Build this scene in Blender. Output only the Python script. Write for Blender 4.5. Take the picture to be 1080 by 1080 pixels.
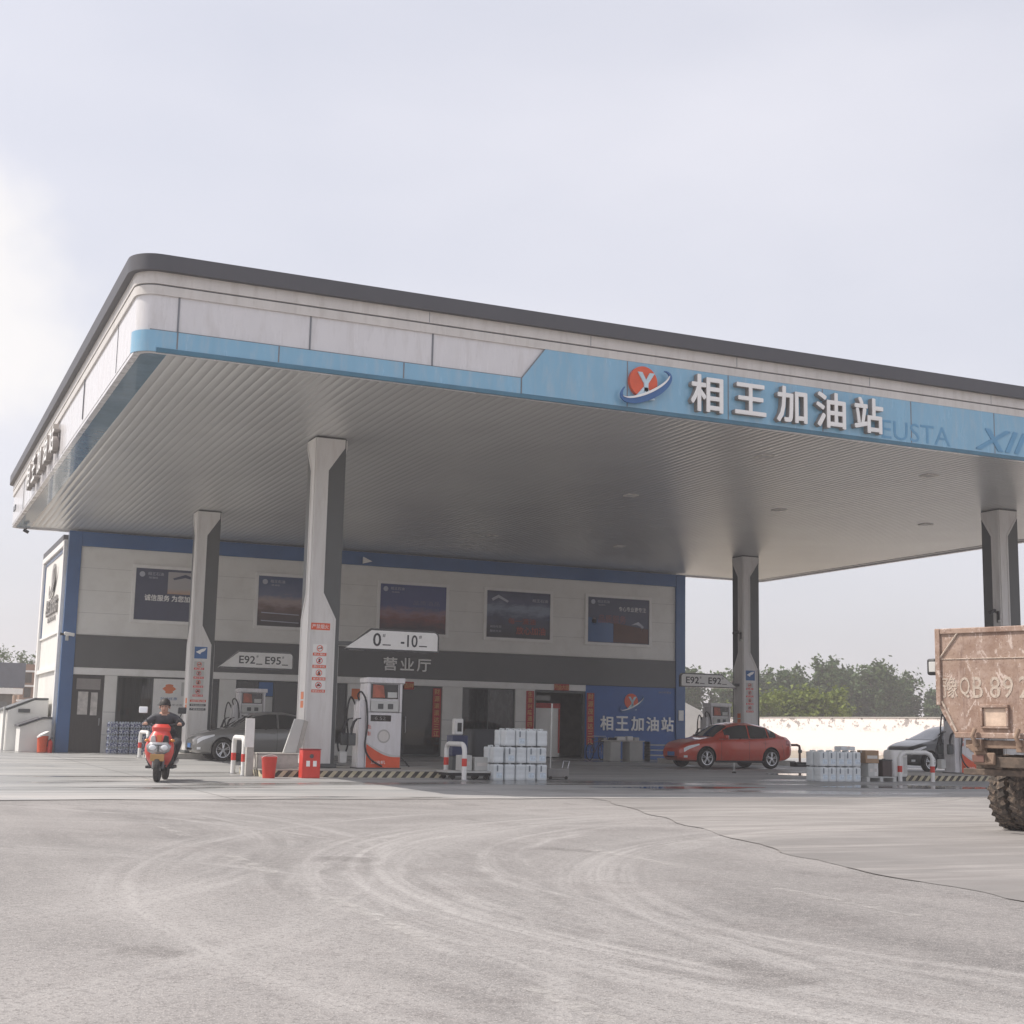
import bpy, bmesh, math, random
from mathutils import Vector, Matrix, noise as mnoise
random.seed(7)
PI = math.pi
R = math.radians
S = bpy.context.scene
for o in list(bpy.data.objects): bpy.data.objects.remove(o)
COL = S.collection

# ------------------------------------------------------------------ camera, sky, sun, exposure
cam = bpy.data.cameras.new('camera'); cam.sensor_width = 36; cam.lens = 49.0
cam.clip_start = .05; cam.clip_end = 3000
co = bpy.data.objects.new('camera', cam); COL.objects.link(co)
yaw, pitch, roll = 0.41806, 0.15404, 0.02105
fw = Vector((math.sin(yaw)*math.cos(pitch), math.cos(yaw)*math.cos(pitch), math.sin(pitch)))
r0 = Vector((math.cos(yaw), -math.sin(yaw), 0)); u0 = r0.cross(fw)
rr = r0*math.cos(roll)+u0*math.sin(roll); uu = u0*math.cos(roll)-r0*math.sin(roll)
m = Matrix((rr, uu, -fw)).transposed().to_4x4(); m.translation = (0, 0, 1.15)
co.matrix_world = m
S.camera = co

SUN = Vector((-.69, .32, 1.0)).normalized()            # towards the sun
sun_el = math.asin(SUN.z); sun_az = math.atan2(SUN.x, SUN.y)
w = bpy.data.worlds.new('World'); S.world = w; w.use_nodes = True
nt = w.node_tree; nt.nodes.clear()
out = nt.nodes.new('ShaderNodeOutputWorld')
sky = nt.nodes.new('ShaderNodeTexSky'); sky.sky_type = 'NISHITA'; sky.sun_disc = False
sky.sun_elevation = sun_el; sky.sun_rotation = sun_az
sky.air_density = 1.0; sky.dust_density = 5.0; sky.ozone_density = 1.6; sky.altitude = 40
bg = nt.nodes.new('ShaderNodeBackground'); bg.inputs[1].default_value = .10
nt.links.new(sky.outputs[0], bg.inputs[0])
# thin high cloud veil
tc = nt.nodes.new('ShaderNodeTexCoord')
mp = nt.nodes.new('ShaderNodeMapping'); mp.inputs['Scale'].default_value = (1.0, 1.0, 2.4)
nt.links.new(tc.outputs['Generated'], mp.inputs[0])
nz = nt.nodes.new('ShaderNodeTexNoise'); nz.inputs['Scale'].default_value = 1.7; nz.inputs['Detail'].default_value = 4; nz.inputs['Roughness'].default_value = .45
nt.links.new(mp.outputs[0], nz.inputs['Vector'])
mr = nt.nodes.new('ShaderNodeMapRange'); mr.inputs[1].default_value = .42; mr.inputs[2].default_value = .72; mr.inputs[3].default_value = .60; mr.inputs[4].default_value = .82
nt.links.new(nz.outputs[0], mr.inputs[0])
bg2 = nt.nodes.new('ShaderNodeBackground'); bg2.inputs[0].default_value = (.80, .79, .845, 1); bg2.inputs[1].default_value = .84
mx = nt.nodes.new('ShaderNodeMixShader')
nt.links.new(mr.outputs[0], mx.inputs[0]); nt.links.new(bg.outputs[0], mx.inputs[1]); nt.links.new(bg2.outputs[0], mx.inputs[2])
# one brighter cumulus low on the left
nrm_ = nt.nodes.new('ShaderNodeVectorMath'); nrm_.operation = 'NORMALIZE'; nt.links.new(tc.outputs['Generated'], nrm_.inputs[0])
dt = nt.nodes.new('ShaderNodeVectorMath'); dt.operation = 'DISTANCE'; nt.links.new(nrm_.outputs[0], dt.inputs[0]); dt.inputs[1].default_value = (.015, .965, .262)
nz2 = nt.nodes.new('ShaderNodeTexNoise'); nz2.inputs['Scale'].default_value = 14; nz2.inputs['Detail'].default_value = 5; nt.links.new(nrm_.outputs[0], nz2.inputs['Vector'])
ad = nt.nodes.new('ShaderNodeMath'); ad.operation = 'MULTIPLY_ADD'; nt.links.new(nz2.outputs[0], ad.inputs[0]); ad.inputs[1].default_value = .13; nt.links.new(dt.outputs['Value'], ad.inputs[2])
mr2 = nt.nodes.new('ShaderNodeMapRange'); mr2.interpolation_type = 'SMOOTHSTEP'; mr2.inputs[1].default_value = .185; mr2.inputs[2].default_value = .115; mr2.inputs[3].default_value = 0; mr2.inputs[4].default_value = .5; nt.links.new(ad.outputs[0], mr2.inputs[0])
bg3 = nt.nodes.new('ShaderNodeBackground'); bg3.inputs[0].default_value = (.90, .86, .80, 1); bg3.inputs[1].default_value = .90
mx2 = nt.nodes.new('ShaderNodeMixShader'); nt.links.new(mr2.outputs[0], mx2.inputs[0]); nt.links.new(mx.outputs[0], mx2.inputs[1]); nt.links.new(bg3.outputs[0], mx2.inputs[2])
nt.links.new(mx2.outputs[0], out.inputs[0])

sl = bpy.data.lights.new('sun', 'SUN'); sl.energy = 3.0; sl.angle = R(.6); sl.color = (1, .94, .86)
so = bpy.data.objects.new('sun', sl); COL.objects.link(so)
so.rotation_euler = (-SUN).to_track_quat('-Z', 'Y').to_euler(); so.location = (-30, 20, 60)
S.view_settings.view_transform = 'Standard'; S.view_settings.look = 'None'
S.view_settings.exposure = 0.50; S.view_settings.gamma = 1
S.cycles.max_bounces = 8; S.cycles.volume_bounces = 1; S.cycles.use_denoising = True
S.cycles.sample_clamp_indirect = 6

# ------------------------------------------------------------------ materials
class NB:
    """tiny node builder"""
    def __init__(s, m): s.t = m.node_tree; s.n = s.t.nodes; s.l = s.t.links
    def put(s, sock, v):
        if isinstance(v, bpy.types.NodeSocket): s.l.new(v, sock)
        elif isinstance(v, (tuple, list)) and len(v) == 3 and sock.type == 'RGBA': sock.default_value = (*v, 1)
        else: sock.default_value = v
    def math(s, op, a, b=0, c=0, clamp=False):
        n = s.n.new('ShaderNodeMath'); n.operation = op; n.use_clamp = clamp
        for k, v in enumerate((a, b, c)): s.put(n.inputs[k], v)
        return n.outputs[0]
    def mix(s, f, a, b, blend='MIX'):
        n = s.n.new('ShaderNodeMix'); n.data_type = 'RGBA'; n.blend_type = blend
        s.put(n.inputs[0], f); s.put(n.inputs[6], a); s.put(n.inputs[7], b); return n.outputs[2]
    def rng(s, v, a, b, c=0, d=1):
        n = s.n.new('ShaderNodeMapRange'); s.put(n.inputs[0], v)
        for k, x in enumerate((a, b, c, d)): n.inputs[k+1].default_value = x
        return n.outputs[0]
    def obj(s): return s.n.new('ShaderNodeTexCoord').outputs['Object']
    def map(s, v, scale=(1, 1, 1), rot=(0, 0, 0), loc=(0, 0, 0)):
        n = s.n.new('ShaderNodeMapping'); s.put(n.inputs[0], v); n.inputs['Scale'].default_value = scale
        n.inputs['Rotation'].default_value = rot; n.inputs['Location'].default_value = loc; return n.outputs[0]
    def noise(s, v, scale, detail=4, rough=.55, dist=0):
        n = s.n.new('ShaderNodeTexNoise'); s.put(n.inputs['Vector'], v); n.inputs['Scale'].default_value = scale
        n.inputs['Detail'].default_value = detail; n.inputs['Roughness'].default_value = rough; n.inputs['Distortion'].default_value = dist
        return n.outputs[0]
    def sep(s, v):
        n = s.n.new('ShaderNodeSeparateXYZ'); s.put(n.inputs[0], v); return n.outputs
    def comb(s, x, y, z=0):
        n = s.n.new('ShaderNodeCombineXYZ')
        for k, v in enumerate((x, y, z)): s.put(n.inputs[k], v)
        return n.outputs[0]
    def bump(s, h, strength=.3, dist=.02):
        n = s.n.new('ShaderNodeBump'); s.put(n.inputs['Height'], h); n.inputs['Strength'].default_value = strength
        n.inputs['Distance'].default_value = dist; return n.outputs[0]
    def bsdf(s, **k):
        b = s.n['Principled BSDF']
        for a, v in k.items(): s.put(b.inputs[a.replace('_', ' ')], v)
        return b

def newmat(name):
    m = bpy.data.materials.new(name); m.use_nodes = True; return m, NB(m)

def M(name, rgb, rough=.5, metal=0, var=.12, scale=3, bump=0, bscale=40, coat=0, trans=0, spec=.5, dirt=None, dirtamt=.5, stretch=(1, 1, 1)):
    m, b = newmat(name); v = b.map(b.obj(), stretch)
    n = b.noise(v, scale, 5, .6)
    c = b.mix(b.rng(n, .3, .7), tuple(x*(1-var) for x in rgb), tuple(min(1, x*(1+var)) for x in rgb))
    if dirt:
        d = b.noise(v, scale*2.3, 6, .65)
        c = b.mix(b.math('MULTIPLY', b.rng(d, .48, .72), dirtamt), c, dirt)
    k = dict(Base_Color=c, Roughness=b.rng(n, .2, .8, max(0, rough-.06), min(1, rough+.06)), Metallic=metal)
    if bump: k['Normal'] = b.bump(b.noise(v, bscale, 4, .6), bump, .01)
    p = b.bsdf(**k)
    p.inputs['Coat Weight'].default_value = coat; p.inputs['Coat Roughness'].default_value = .04
    p.inputs['Transmission Weight'].default_value = trans; p.inputs['Specular IOR Level'].default_value = spec
    return m

white_paint = M('white_paint', (.78, .77, .75), .45, var=.04, scale=1.2, dirt=(.5, .46, .42), dirtamt=.25)
white_panel = M('white_panel', (.68, .665, .675), .28, var=.03, scale=1.0, dirt=(.47, .44, .42), dirtamt=.4, coat=.3, stretch=(2.2, 2.2, .45))
cream_trim = M('cream_trim', (.62, .59, .56), .4, var=.06, scale=1.2, dirt=(.42, .38, .34), dirtamt=.45, stretch=(2, 2, .4))
sky_blue = M('light_blue_panel', (.21, .43, .60), .25, var=.06, scale=1.0, coat=.5, dirt=(.36, .47, .55), dirtamt=.5, stretch=(2.4, 2.4, .5))
ghost_blue = M('faded_letter_blue', (.115, .31, .50), .35, var=.1)
teal_lip = M('teal_lip', (.06, .17, .25), .4)
cap_grey = M('dark_grey_metal', (.075, .075, .085), .5, var=.1, scale=.6)
seam_dark = M('panel_gap', (.19, .20, .22), .7)
navy = M('navy_blue_cladding', (.028, .10, .26), .32, var=.12, scale=.8, coat=.3)
band_grey = M('grey_cladding', (.085, .087, .087), .38, var=.08, scale=1.0, coat=.1)
wall_white = M('white_wall', (.72, .71, .68), .6, var=.05, scale=.7, dirt=(.52, .49, .45), dirtamt=.3, bump=.05, bscale=30)
col_dark = M('dark_grey_column', (.085, .09, .09), .42, var=.07, scale=1.5)
col_white = M('column_cladding', (.66, .645, .63), .38, var=.05, scale=1.2, dirt=(.45, .40, .36), dirtamt=.35, stretch=(3, 3, .5))
alu = M('brushed_aluminium', (.5, .5, .5), .35, metal=.8, var=.08)
steel = M('steel', (.4, .4, .42), .3, metal=.9)
black = M('black_plastic', (.022, .022, .024), .45)
rubber = M('rubber', (.028, .027, .026), .85, var=.25, scale=8, bump=.2, dirt=(.16, .13, .11), dirtamt=.4)
glossblack = M('gloss_black', (.012, .012, .014), .12, coat=.5)
red = M('red_paint', (.62, .045, .030), .38, var=.1)
red_cloth = M('red_banner', (.40, .032, .024), .6, var=.2, scale=4)
orange = M('orange_sticker', (.72, .19, .06), .45)
orange_red = M('orange_red', (.70, .10, .035), .4)
gold = M('gold_letter', (.55, .34, .12), .5)
white_flat = M('white_letter', (.86, .85, .83), .4, var=.03)
grey_letter = M('grey_letter', (.28, .27, .26), .5)
letter_side = M('letter_return', (.30, .27, .25), .5)
black_flat = M('black_letter', (.03, .03, .035), .5)
blue_mark = M('blue_mark', (.04, .13, .33), .4)
plastic_white = M('white_jerrycan_plastic', (.68, .715, .73), .35, var=.07, scale=5)
cap_blue = M('blue_cap', (.06, .16, .45), .4)
light_grey = M('light_grey_box', (.52, .52, .50), .5, var=.07)
concrete = M('cast_concrete', (.42, .40, .37), .8, var=.12, scale=4, bump=.2, dirt=(.25, .23, .2))
brown = M('brown_paint', (.17, .075, .05), .5, dirt=(.3, .2, .14))
card = M('cardboard', (.36, .24, .15), .8)
wood_dark = M('dark_door', (.045, .040, .038), .4, var=.2, stretch=(6, 6, .6))
skin = M('skin', (.46, .27, .20), .55)
jacket = M('dark_jacket', (.062, .064, .075), .75, var=.45, scale=7, bump=.9, bscale=9)
trousers = M('dark_trousers', (.04, .038, .042), .85, var=.4, scale=6, bump=.8, bscale=9)
hair = M('black_hair', (.018, .015, .014), .6)
tyre_m = rubber
lamp_clear = M('lamp_lens', (.75, .76, .78), .08, coat=1, var=.02)
lamp_red = M('red_lens', (.35, .015, .015), .12, coat=1)
amber = M('amber_lens', (.65, .22, .03), .15, coat=1)

def glass_mat(name, tint=(.03, .035, .035), rough=.03):
    m, b = newmat(name)
    p = b.bsdf(Base_Color=tint, Roughness=rough); p.inputs['Coat Weight'].default_value = .6; p.inputs['Coat Roughness'].default_value = .02
    p.inputs['IOR'].default_value = 1.5
    tr = b.n.new('ShaderNodeBsdfTransparent'); tr.inputs[0].default_value = (.68, .70, .70, 1)
    mx = b.n.new('ShaderNodeMixShader'); mx.inputs[0].default_value = .55
    b.l.new(tr.outputs[0], mx.inputs[1]); b.l.new(p.outputs[0], mx.inputs[2])
    b.l.new(mx.outputs[0], b.n['Material Output'].inputs[0]); return m
shop_glass = glass_mat('shop_glass'); car_glass = glass_mat('car_glass', (.015, .018, .018))

def paint(name, rgb, metal=.3):
    m, b = newmat(name); n = b.noise(b.obj(), 3, 4)
    dust = b.rng(b.sep(b.obj())[2], .15, .7, .35, .06)
    c = b.mix(b.math('MULTIPLY', dust, b.rng(n, .3, .7)), rgb, (.30, .26, .23))
    b.bsdf(Base_Color=c, Roughness=.32, Metallic=metal, Coat_Weight=.9, Coat_Roughness=.05); return m

def ceiling_mat():
    m, b = newmat('ceiling_slats'); v = b.obj()
    n = b.noise(v, .35, 3); fine = b.noise(b.map(v, (8, .35, 1)), 1.5, 3)
    c = b.mix(b.rng(n, .3, .7), (.575, .575, .56), (.63, .63, .615))
    b.bsdf(Base_Color=c, Roughness=.27, Metallic=.30, Normal=b.bump(fine, .05, .02)); return m

def stripe_mat():
    m, b = newmat('hazard_stripes'); s = b.sep(b.obj())
    v = b.math('FRACT', b.math('MULTIPLY', b.math('ADD', b.math('ADD', s[0], s[1]), b.math('MULTIPLY', s[2], -.9)), 4.4))
    f = b.math('GREATER_THAN', v, .5)
    wear = b.rng(b.noise(b.obj(), 9, 5), .38, .62)
    y = b.mix(wear, (.50, .45, .30), (.60, .54, .40)); k = b.mix(wear, (.045, .04, .035), (.12, .105, .09))
    b.bsdf(Base_Color=b.mix(f, k, y), Roughness=.7); return m

def leaf_mat(name, a, c):
    m, b = newmat(name); n = b.noise(b.obj(), .9, 4); f = b.noise(b.obj(), 7, 2)
    col = b.mix(b.rng(n, .35, .65), a, c); col = b.mix(b.rng(f, .3, .7, 0, .5), col, tuple(x*.6 for x in a))
    b.bsdf(Base_Color=col, Roughness=.6); b.n['Principled BSDF'].inputs['Specular IOR Level'].default_value = .25
    tr = b.n.new('ShaderNodeBsdfTranslucent'); b.put(tr.inputs[0], col)
    mx = b.n.new('ShaderNodeMixShader'); mx.inputs[0].default_value = .25
    b.l.new(b.n['Principled BSDF'].outputs[0], mx.inputs[1]); b.l.new(tr.outputs[0], mx.inputs[2])
    b.l.new(mx.outputs[0], b.n['Material Output'].inputs[0]); return m
leaf_a = leaf_mat('poplar_leaves', (.055, .10, .035), (.13, .185, .075))
leaf_b = leaf_mat('bright_leaves', (.12, .17, .02), (.24, .28, .04))
bark = M('bark', (.16, .12, .09), .9, var=.25, scale=6, bump=.5, bscale=20)

def rust_mat():
    m, b = newmat('dusty_red_bed'); v = b.obj()
    bl = b.noise(v, 1.7, 7, .68); fine = b.noise(v, 30, 5, .75); scr = b.noise(b.map(v, (1, 1, .55)), 9, 7, .72, 1.1)
    c = b.mix(b.rng(bl, .36, .64), (.245, .155, .115), (.375, .27, .21))
    dustm = b.math('MULTIPLY', b.rng(b.noise(v, 4.5, 6, .7), .46, .62), .6); c = b.mix(dustm, c, (.43, .325, .275))
    c = b.mix(b.rng(scr, .555, .60, 0, .8), c, (.60, .50, .44))
    c = b.mix(b.rng(fine, .53, .64, 0, .6), c, (.17, .095, .072))
    drip = b.noise(b.map(v, (7, 7, .9)), 1, 5, .65, .5); c = b.mix(b.rng(drip, .58, .68, 0, .45), c, (.15, .09, .07))
    dent = b.noise(v, 1.4, 3, .5)
    b.bsdf(Base_Color=c, Roughness=.85, Normal=b.bump(b.math('ADD', b.math('MULTIPLY', fine, .25), b.math('MULTIPLY', dent, 6)), .35, .02)); return m
rust = rust_mat()
mud = M('mud_caked_steel', (.24, .165, .12), .9, var=.3, scale=5, bump=.5, bscale=18, dirt=(.42, .31, .23), dirtamt=.6)
mud_dark = M('dirty_chassis', (.105, .08, .062), .85, var=.3, scale=5, bump=.4, dirt=(.28, .2, .15), dirtamt=.5)
dust_white, b = newmat('chalk_paint'); n = b.noise(b.map(b.obj(), (1, 1, .5)), 17, 6, .7)
b.bsdf(Base_Color=(.58, .49, .41), Roughness=.85); tr_ = b.n.new('ShaderNodeBsdfTransparent'); mxs = b.n.new('ShaderNodeMixShader')
b.l.new(b.rng(n, .36, .54, .22, .9), mxs.inputs[0]); b.l.new(tr_.outputs[0], mxs.inputs[1]); b.l.new(b.n['Principled BSDF'].outputs[0], mxs.inputs[2]); b.l.new(mxs.outputs[0], b.n['Material Output'].inputs[0])

# ------------------------------------------------------------------ mesh helpers
class MB:
    def __init__(s): s.v = []; s.f = []; s.m = []
    def add(s, vs, fs, mi=0):
        k = len(s.v); s.v += [tuple(v) for v in vs]; s.f += [tuple(i+k for i in f) for f in fs]; s.m += [mi]*len(fs); return s
    def box(s, x0, x1, y0, y1, z0, z1, mi=0):
        return s.add([(x0, y0, z0), (x1, y0, z0), (x1, y1, z0), (x0, y1, z0), (x0, y0, z1), (x1, y0, z1), (x1, y1, z1), (x0, y1, z1)],
                     [(0, 3, 2, 1), (4, 5, 6, 7), (0, 1, 5, 4), (1, 2, 6, 5), (2, 3, 7, 6), (3, 0, 4, 7)], mi)
    def cbox(s, c, d, mi=0, rot=None):
        vs = []
        for z in (-.5, .5):
            for x, y in ((-.5, -.5), (.5, -.5), (.5, .5), (-.5, .5)):
                p = Vector((x*d[0], y*d[1], z*d[2])); p = rot @ p if rot else p; vs.append(p+Vector(c))
        return s.add(vs, [(0, 3, 2, 1), (4, 5, 6, 7), (0, 1, 5, 4), (1, 2, 6, 5), (2, 3, 7, 6), (3, 0, 4, 7)], mi)
    def prism(s, poly, axis, a, b, mi=0):
        f = {'x': lambda p, t: (t, p[0], p[1]), 'y': lambda p, t: (p[0], t, p[1]), 'z': lambda p, t: (p[0], p[1], t)}[axis]
        n = len(poly); vs = [f(p, a) for p in poly]+[f(p, b) for p in poly]
        fs = [tuple(range(n)), tuple(range(2*n-1, n-1, -1))]+[(i, i+n, (i+1) % n+n, (i+1) % n) for i in range(n)]
        return s.add(vs, fs, mi)
    def loft(s, secs, closed=True, caps=True, mi=0):
        n = len(secs[0]); vs = [p for q in secs for p in q]; fs = []
        for i in range(len(secs)-1):
            for j in range(n if closed else n-1):
                k = (j+1) % n; fs.append((i*n+j, i*n+k, (i+1)*n+k, (i+1)*n+j))
        if caps and closed: fs += [tuple(range(n-1, -1, -1)), tuple((len(secs)-1)*n+j for j in range(n))]
        return s.add(vs, fs, mi)
    def tube(s, pts, rad, n=8, mi=0, caps=True):
        pts = [Vector(p) for p in pts]; secs = []
        rad = rad if isinstance(rad, (list, tuple)) else [rad]*len(pts)
        up = None
        for i, p in enumerate(pts):
            d = (pts[min(i+1, len(pts)-1)]-pts[max(i-1, 0)]).normalized()
            if up is None or abs(up.dot(d)) > .98: up = Vector((0, 0, 1)) if abs(d.z) < .9 else Vector((1, 0, 0))
            a = d.cross(up).normalized(); b2 = a.cross(d).normalized(); up = b2
            secs.append([p+(a*math.cos(2*PI*k/n)+b2*math.sin(2*PI*k/n))*rad[i] for k in range(n)])
        return s.loft(secs, True, caps, mi)
    def lathe(s, prof, c=(0, 0, 0), axis='z', n=24, mi=0):
        secs = []
        for r_, h in prof:
            q = []
            for k in range(n):
                a = 2*PI*k/n; x, y = r_*math.cos(a), r_*math.sin(a)
                q.append({'z': (c[0]+x, c[1]+y, c[2]+h), 'y': (c[0]+x, c[1]+h, c[2]+y), 'x': (c[0]+h, c[1]+x, c[2]+y)}[axis])
            secs.append(q)
        return s.loft(secs, True, True, mi)
    def ball(s, c, r_, nu=14, nv=9, mi=0):
        r_ = r_ if isinstance(r_, (tuple, list)) else (r_,)*3
        secs = []
        for i in range(nv+1):
            t = PI*(.02+.96*i/nv)
            secs.append([(c[0]+r_[0]*math.sin(t)*math.cos(2*PI*k/nu), c[1]+r_[1]*math.sin(t)*math.sin(2*PI*k/nu), c[2]-r_[2]*math.cos(t)) for k in range(nu)])
        return s.loft(secs, True, True, mi)
    def mesh(s, name, mats, smooth=40):
        me = bpy.data.meshes.new(name); me.from_pydata(s.v, [], s.f)
        for m_ in (mats if isinstance(mats, (list, tuple)) else [mats]): me.materials.append(m_)
        me.polygons.foreach_set('material_index', s.m)
        bm = bmesh.new(); bm.from_mesh(me); bmesh.ops.recalc_face_normals(bm, faces=bm.faces); bm.to_mesh(me); bm.free()
        if smooth: me.polygons.foreach_set('use_smooth', [True]*len(me.polygons)); me.set_sharp_from_angle(angle=R(smooth))
        me.update(); return me
    def build(s, name, mats, parent=None, world=False, bevel=0, smooth=40, seg=2):
        me = s.mesh(name, mats, smooth)
        if world and parent: me.transform(Matrix.Translation(-parent.location))
        return link(name, me, parent, bevel, seg)

def link(name, me, parent=None, bevel=0, seg=2):
    o = bpy.data.objects.new(name, me); COL.objects.link(o)
    if parent: o.parent = parent
    if bevel:
        b = o.modifiers.new('bevel', 'BEVEL'); b.width = bevel; b.segments = seg; b.limit_method = 'ANGLE'; b.angle_limit = R(35)
    return o

def tag(o, label=None, cat=None, group=None, kind=None):
    if label: o['label'] = label
    if cat: o['category'] = cat
    if group: o['group'] = group
    if kind: o['kind'] = kind
    return o
def thing(name, label, cat, loc=(0, 0, 0), rotz=0, group=None):
    o = bpy.data.objects.new(name, None); COL.objects.link(o); o.empty_display_size = .2
    o.location = loc; o.rotation_euler = (0, 0, rotz); return tag(o, label, cat, group)
def dup(root, loc, rotz=0, label=None, group=None, scale=None):
    def cp(o, par):
        c = o.copy(); COL.objects.link(c); c.parent = par
        for ch in [x for x in KIDS.get(o.name, [])]: cp(ch, c)
        return c
    KIDS = {}
    for o in COL.objects:
        if o.parent: KIDS.setdefault(o.parent.name, []).append(o)
    r_ = cp(root, None); r_.location = loc; r_.rotation_euler = (0, 0, rotz)
    if scale: r_.scale = scale
    if label: r_['label'] = label
    if group: r_['group'] = group
    return r_

def text_mesh(body, wd, ht, depth=.02, bold=0., shear=0., spacing=1.0):
    """text in the XZ plane facing -Y, centred, fitted to wd x ht; depth grows towards -Y; front face at y=-depth"""
    c = bpy.data.curves.new('t', 'FONT'); c.body = body; c.offset = bold; c.shear = shear; c.space_character = spacing; c.resolution_u = 3
    c.extrude = .05
    o = bpy.data.objects.new('t', c); COL.objects.link(o)
    dg = bpy.context.evaluated_depsgraph_get(); dg.update()
    me = bpy.data.meshes.new_from_object(o.evaluated_get(dg))
    bpy.data.objects.remove(o); bpy.data.curves.remove(c)
    xs = [v.co.x for v in me.vertices]; ys = [v.co.y for v in me.vertices]
    cx, cy = (min(xs)+max(xs))/2, (min(ys)+max(ys))/2
    sx = wd/(max(xs)-min(xs)) if wd else ht/(max(ys)-min(ys)); sy = ht/(max(ys)-min(ys)) if ht else sx
    for v in me.vertices:
        x, y, z = v.co; v.co = ((x-cx)*sx, -(z+.05)/.1*depth, (y-cy)*sy)
    me.materials.clear(); return me
def embolden(me, d):
    """thicker strokes: copies of the glyph shifted by d, each 1.5 mm prouder than the last"""
    bm = bmesh.new()
    for k, (dx, dz) in enumerate(((0, 0), (d, .3*d), (-d, -.3*d), (-.3*d, d), (.3*d, -d), (.7*d, .7*d), (-.7*d, -.7*d), (.7*d, -.7*d), (-.7*d, .7*d))):
        c = me.copy()
        for v in c.vertices: v.co.x += dx; v.co.z += dz; v.co.y -= .0012*k if v.co.y < -1e-5 else 0; 
        bm.from_mesh(c); bpy.data.meshes.remove(c)
    bm.to_mesh(me); bm.free(); me.update(); return me
def text(name, body, mats, parent, loc, wd, ht, depth=.02, bold=0., rotz=0, shear=0., side=None, spacing=1.0):
    fat = bold > .015
    me = text_mesh(body, wd-(.09*wd if fat and len(body) == 1 else 0), ht-(.09*ht if fat and len(body) == 1 else 0), depth, 0 if fat else bold, shear, spacing)
    if fat: embolden(me, bold*ht*1.05)
    me.materials.append(mats)
    if side:
        me.materials.append(side)
        for p in me.polygons:
            if p.normal.y > -.7: p.material_index = 1
    o = link(name, me, parent); o.location = loc if not parent else Vector(loc)-parent.location
    o.rotation_euler = (0, 0, rotz); return o

def round_rect(x0, x1, y0, y1, rad, n=8):
    pts = []
    for cx, cy, a0 in ((x1-rad, y0+rad, -90), (x1-rad, y1-rad, 0), (x0+rad, y1-rad, 90), (x0+rad, y0+rad, 180)):
        for k in range(n+1):
            a = R(a0+90*k/n); pts.append((cx+rad*math.cos(a), cy+rad*math.sin(a)))
    return pts

pale_stroke = M('pale_blue_stroke', (.50, .64, .72), .4)
def logo(parent, loc, sz, depth=.05, rotz=0, mono=None):
    """globe with a crossing stroke and an orbit ring: an emblem part with sub-parts"""
    d = depth
    g = MB(); g.prism([(.37*sz*math.cos(2*PI*k/40)-.03*sz, .37*sz*math.sin(2*PI*k/40)+.08*sz) for k in range(40)], 'y', -d, 0)
    e = g.build('emblem', mono or orange_red, parent); e.location = Vector(loc)-parent.location; e.rotation_euler = (0, 0, rotz)
    a = MB()
    for p in ([(-.20, .30), (-.08, .30), (.02, .12), (.12, .30), (.25, .30), (.08, .04), (.08, -.20), (-.03, -.20), (-.03, .04)],
              [(-.26, -.30), (-.12, -.30), (.0, -.14), (.14, -.34), (.27, -.34), (.06, -.06), (-.05, -.06)]):
        a.prism([(x*sz, z*sz) for x, z in p], 'y', -d*1.35, -d*.6)
    a.build('cross_stroke', mono or pale_stroke, e)
    b = MB(); secs = []
    for k in range(49):
        t = R(140+(390-140)*k/48); th = (.02+.13*math.sin(PI*k/48)**1.2)*sz
        x0, z0 = .72*sz*math.cos(t), .27*sz*math.sin(t)-.02*sz
        ca, sa = math.cos(R(27)), math.sin(R(27))
        n = Vector((math.cos(t), math.sin(t)*2)).normalized()
        q = []
        for k2, yy in ((-1, -d*1.7), (1, -d*1.7), (1, -d*1.2), (-1, -d*1.2)):
            x, z = x0+n.x*th*.5*k2, z0+n.y*th*.5*k2
            q.append((x*ca-z*sa, yy, x*sa+z*ca))
        secs.append(q)
    b.loft(secs, True, True); b.build('orbit_ring', mono or blue_mark, e)
    c = MB(); secs = []
    for k in range(33):
        t = R(185+(350-185)*k/32); th = (.008+.05*math.sin(PI*k/32))*sz
        x0, z0 = .70*sz*math.cos(t), .19*sz*math.sin(t)
        ca, sa = math.cos(R(27)), math.sin(R(27)); q = []
        for k2, yy in ((-1, -d*1.95), (1, -d*1.95), (1, -d*1.4), (-1, -d*1.4)):
            x, z = x0, z0+th*.5*k2; q.append((x*ca-z*sa, yy, x*sa+z*ca))
        secs.append(q)
    c.loft(secs, True, True); c.build('orbit_highlight', mono or white_flat, e)
    return e

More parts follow.
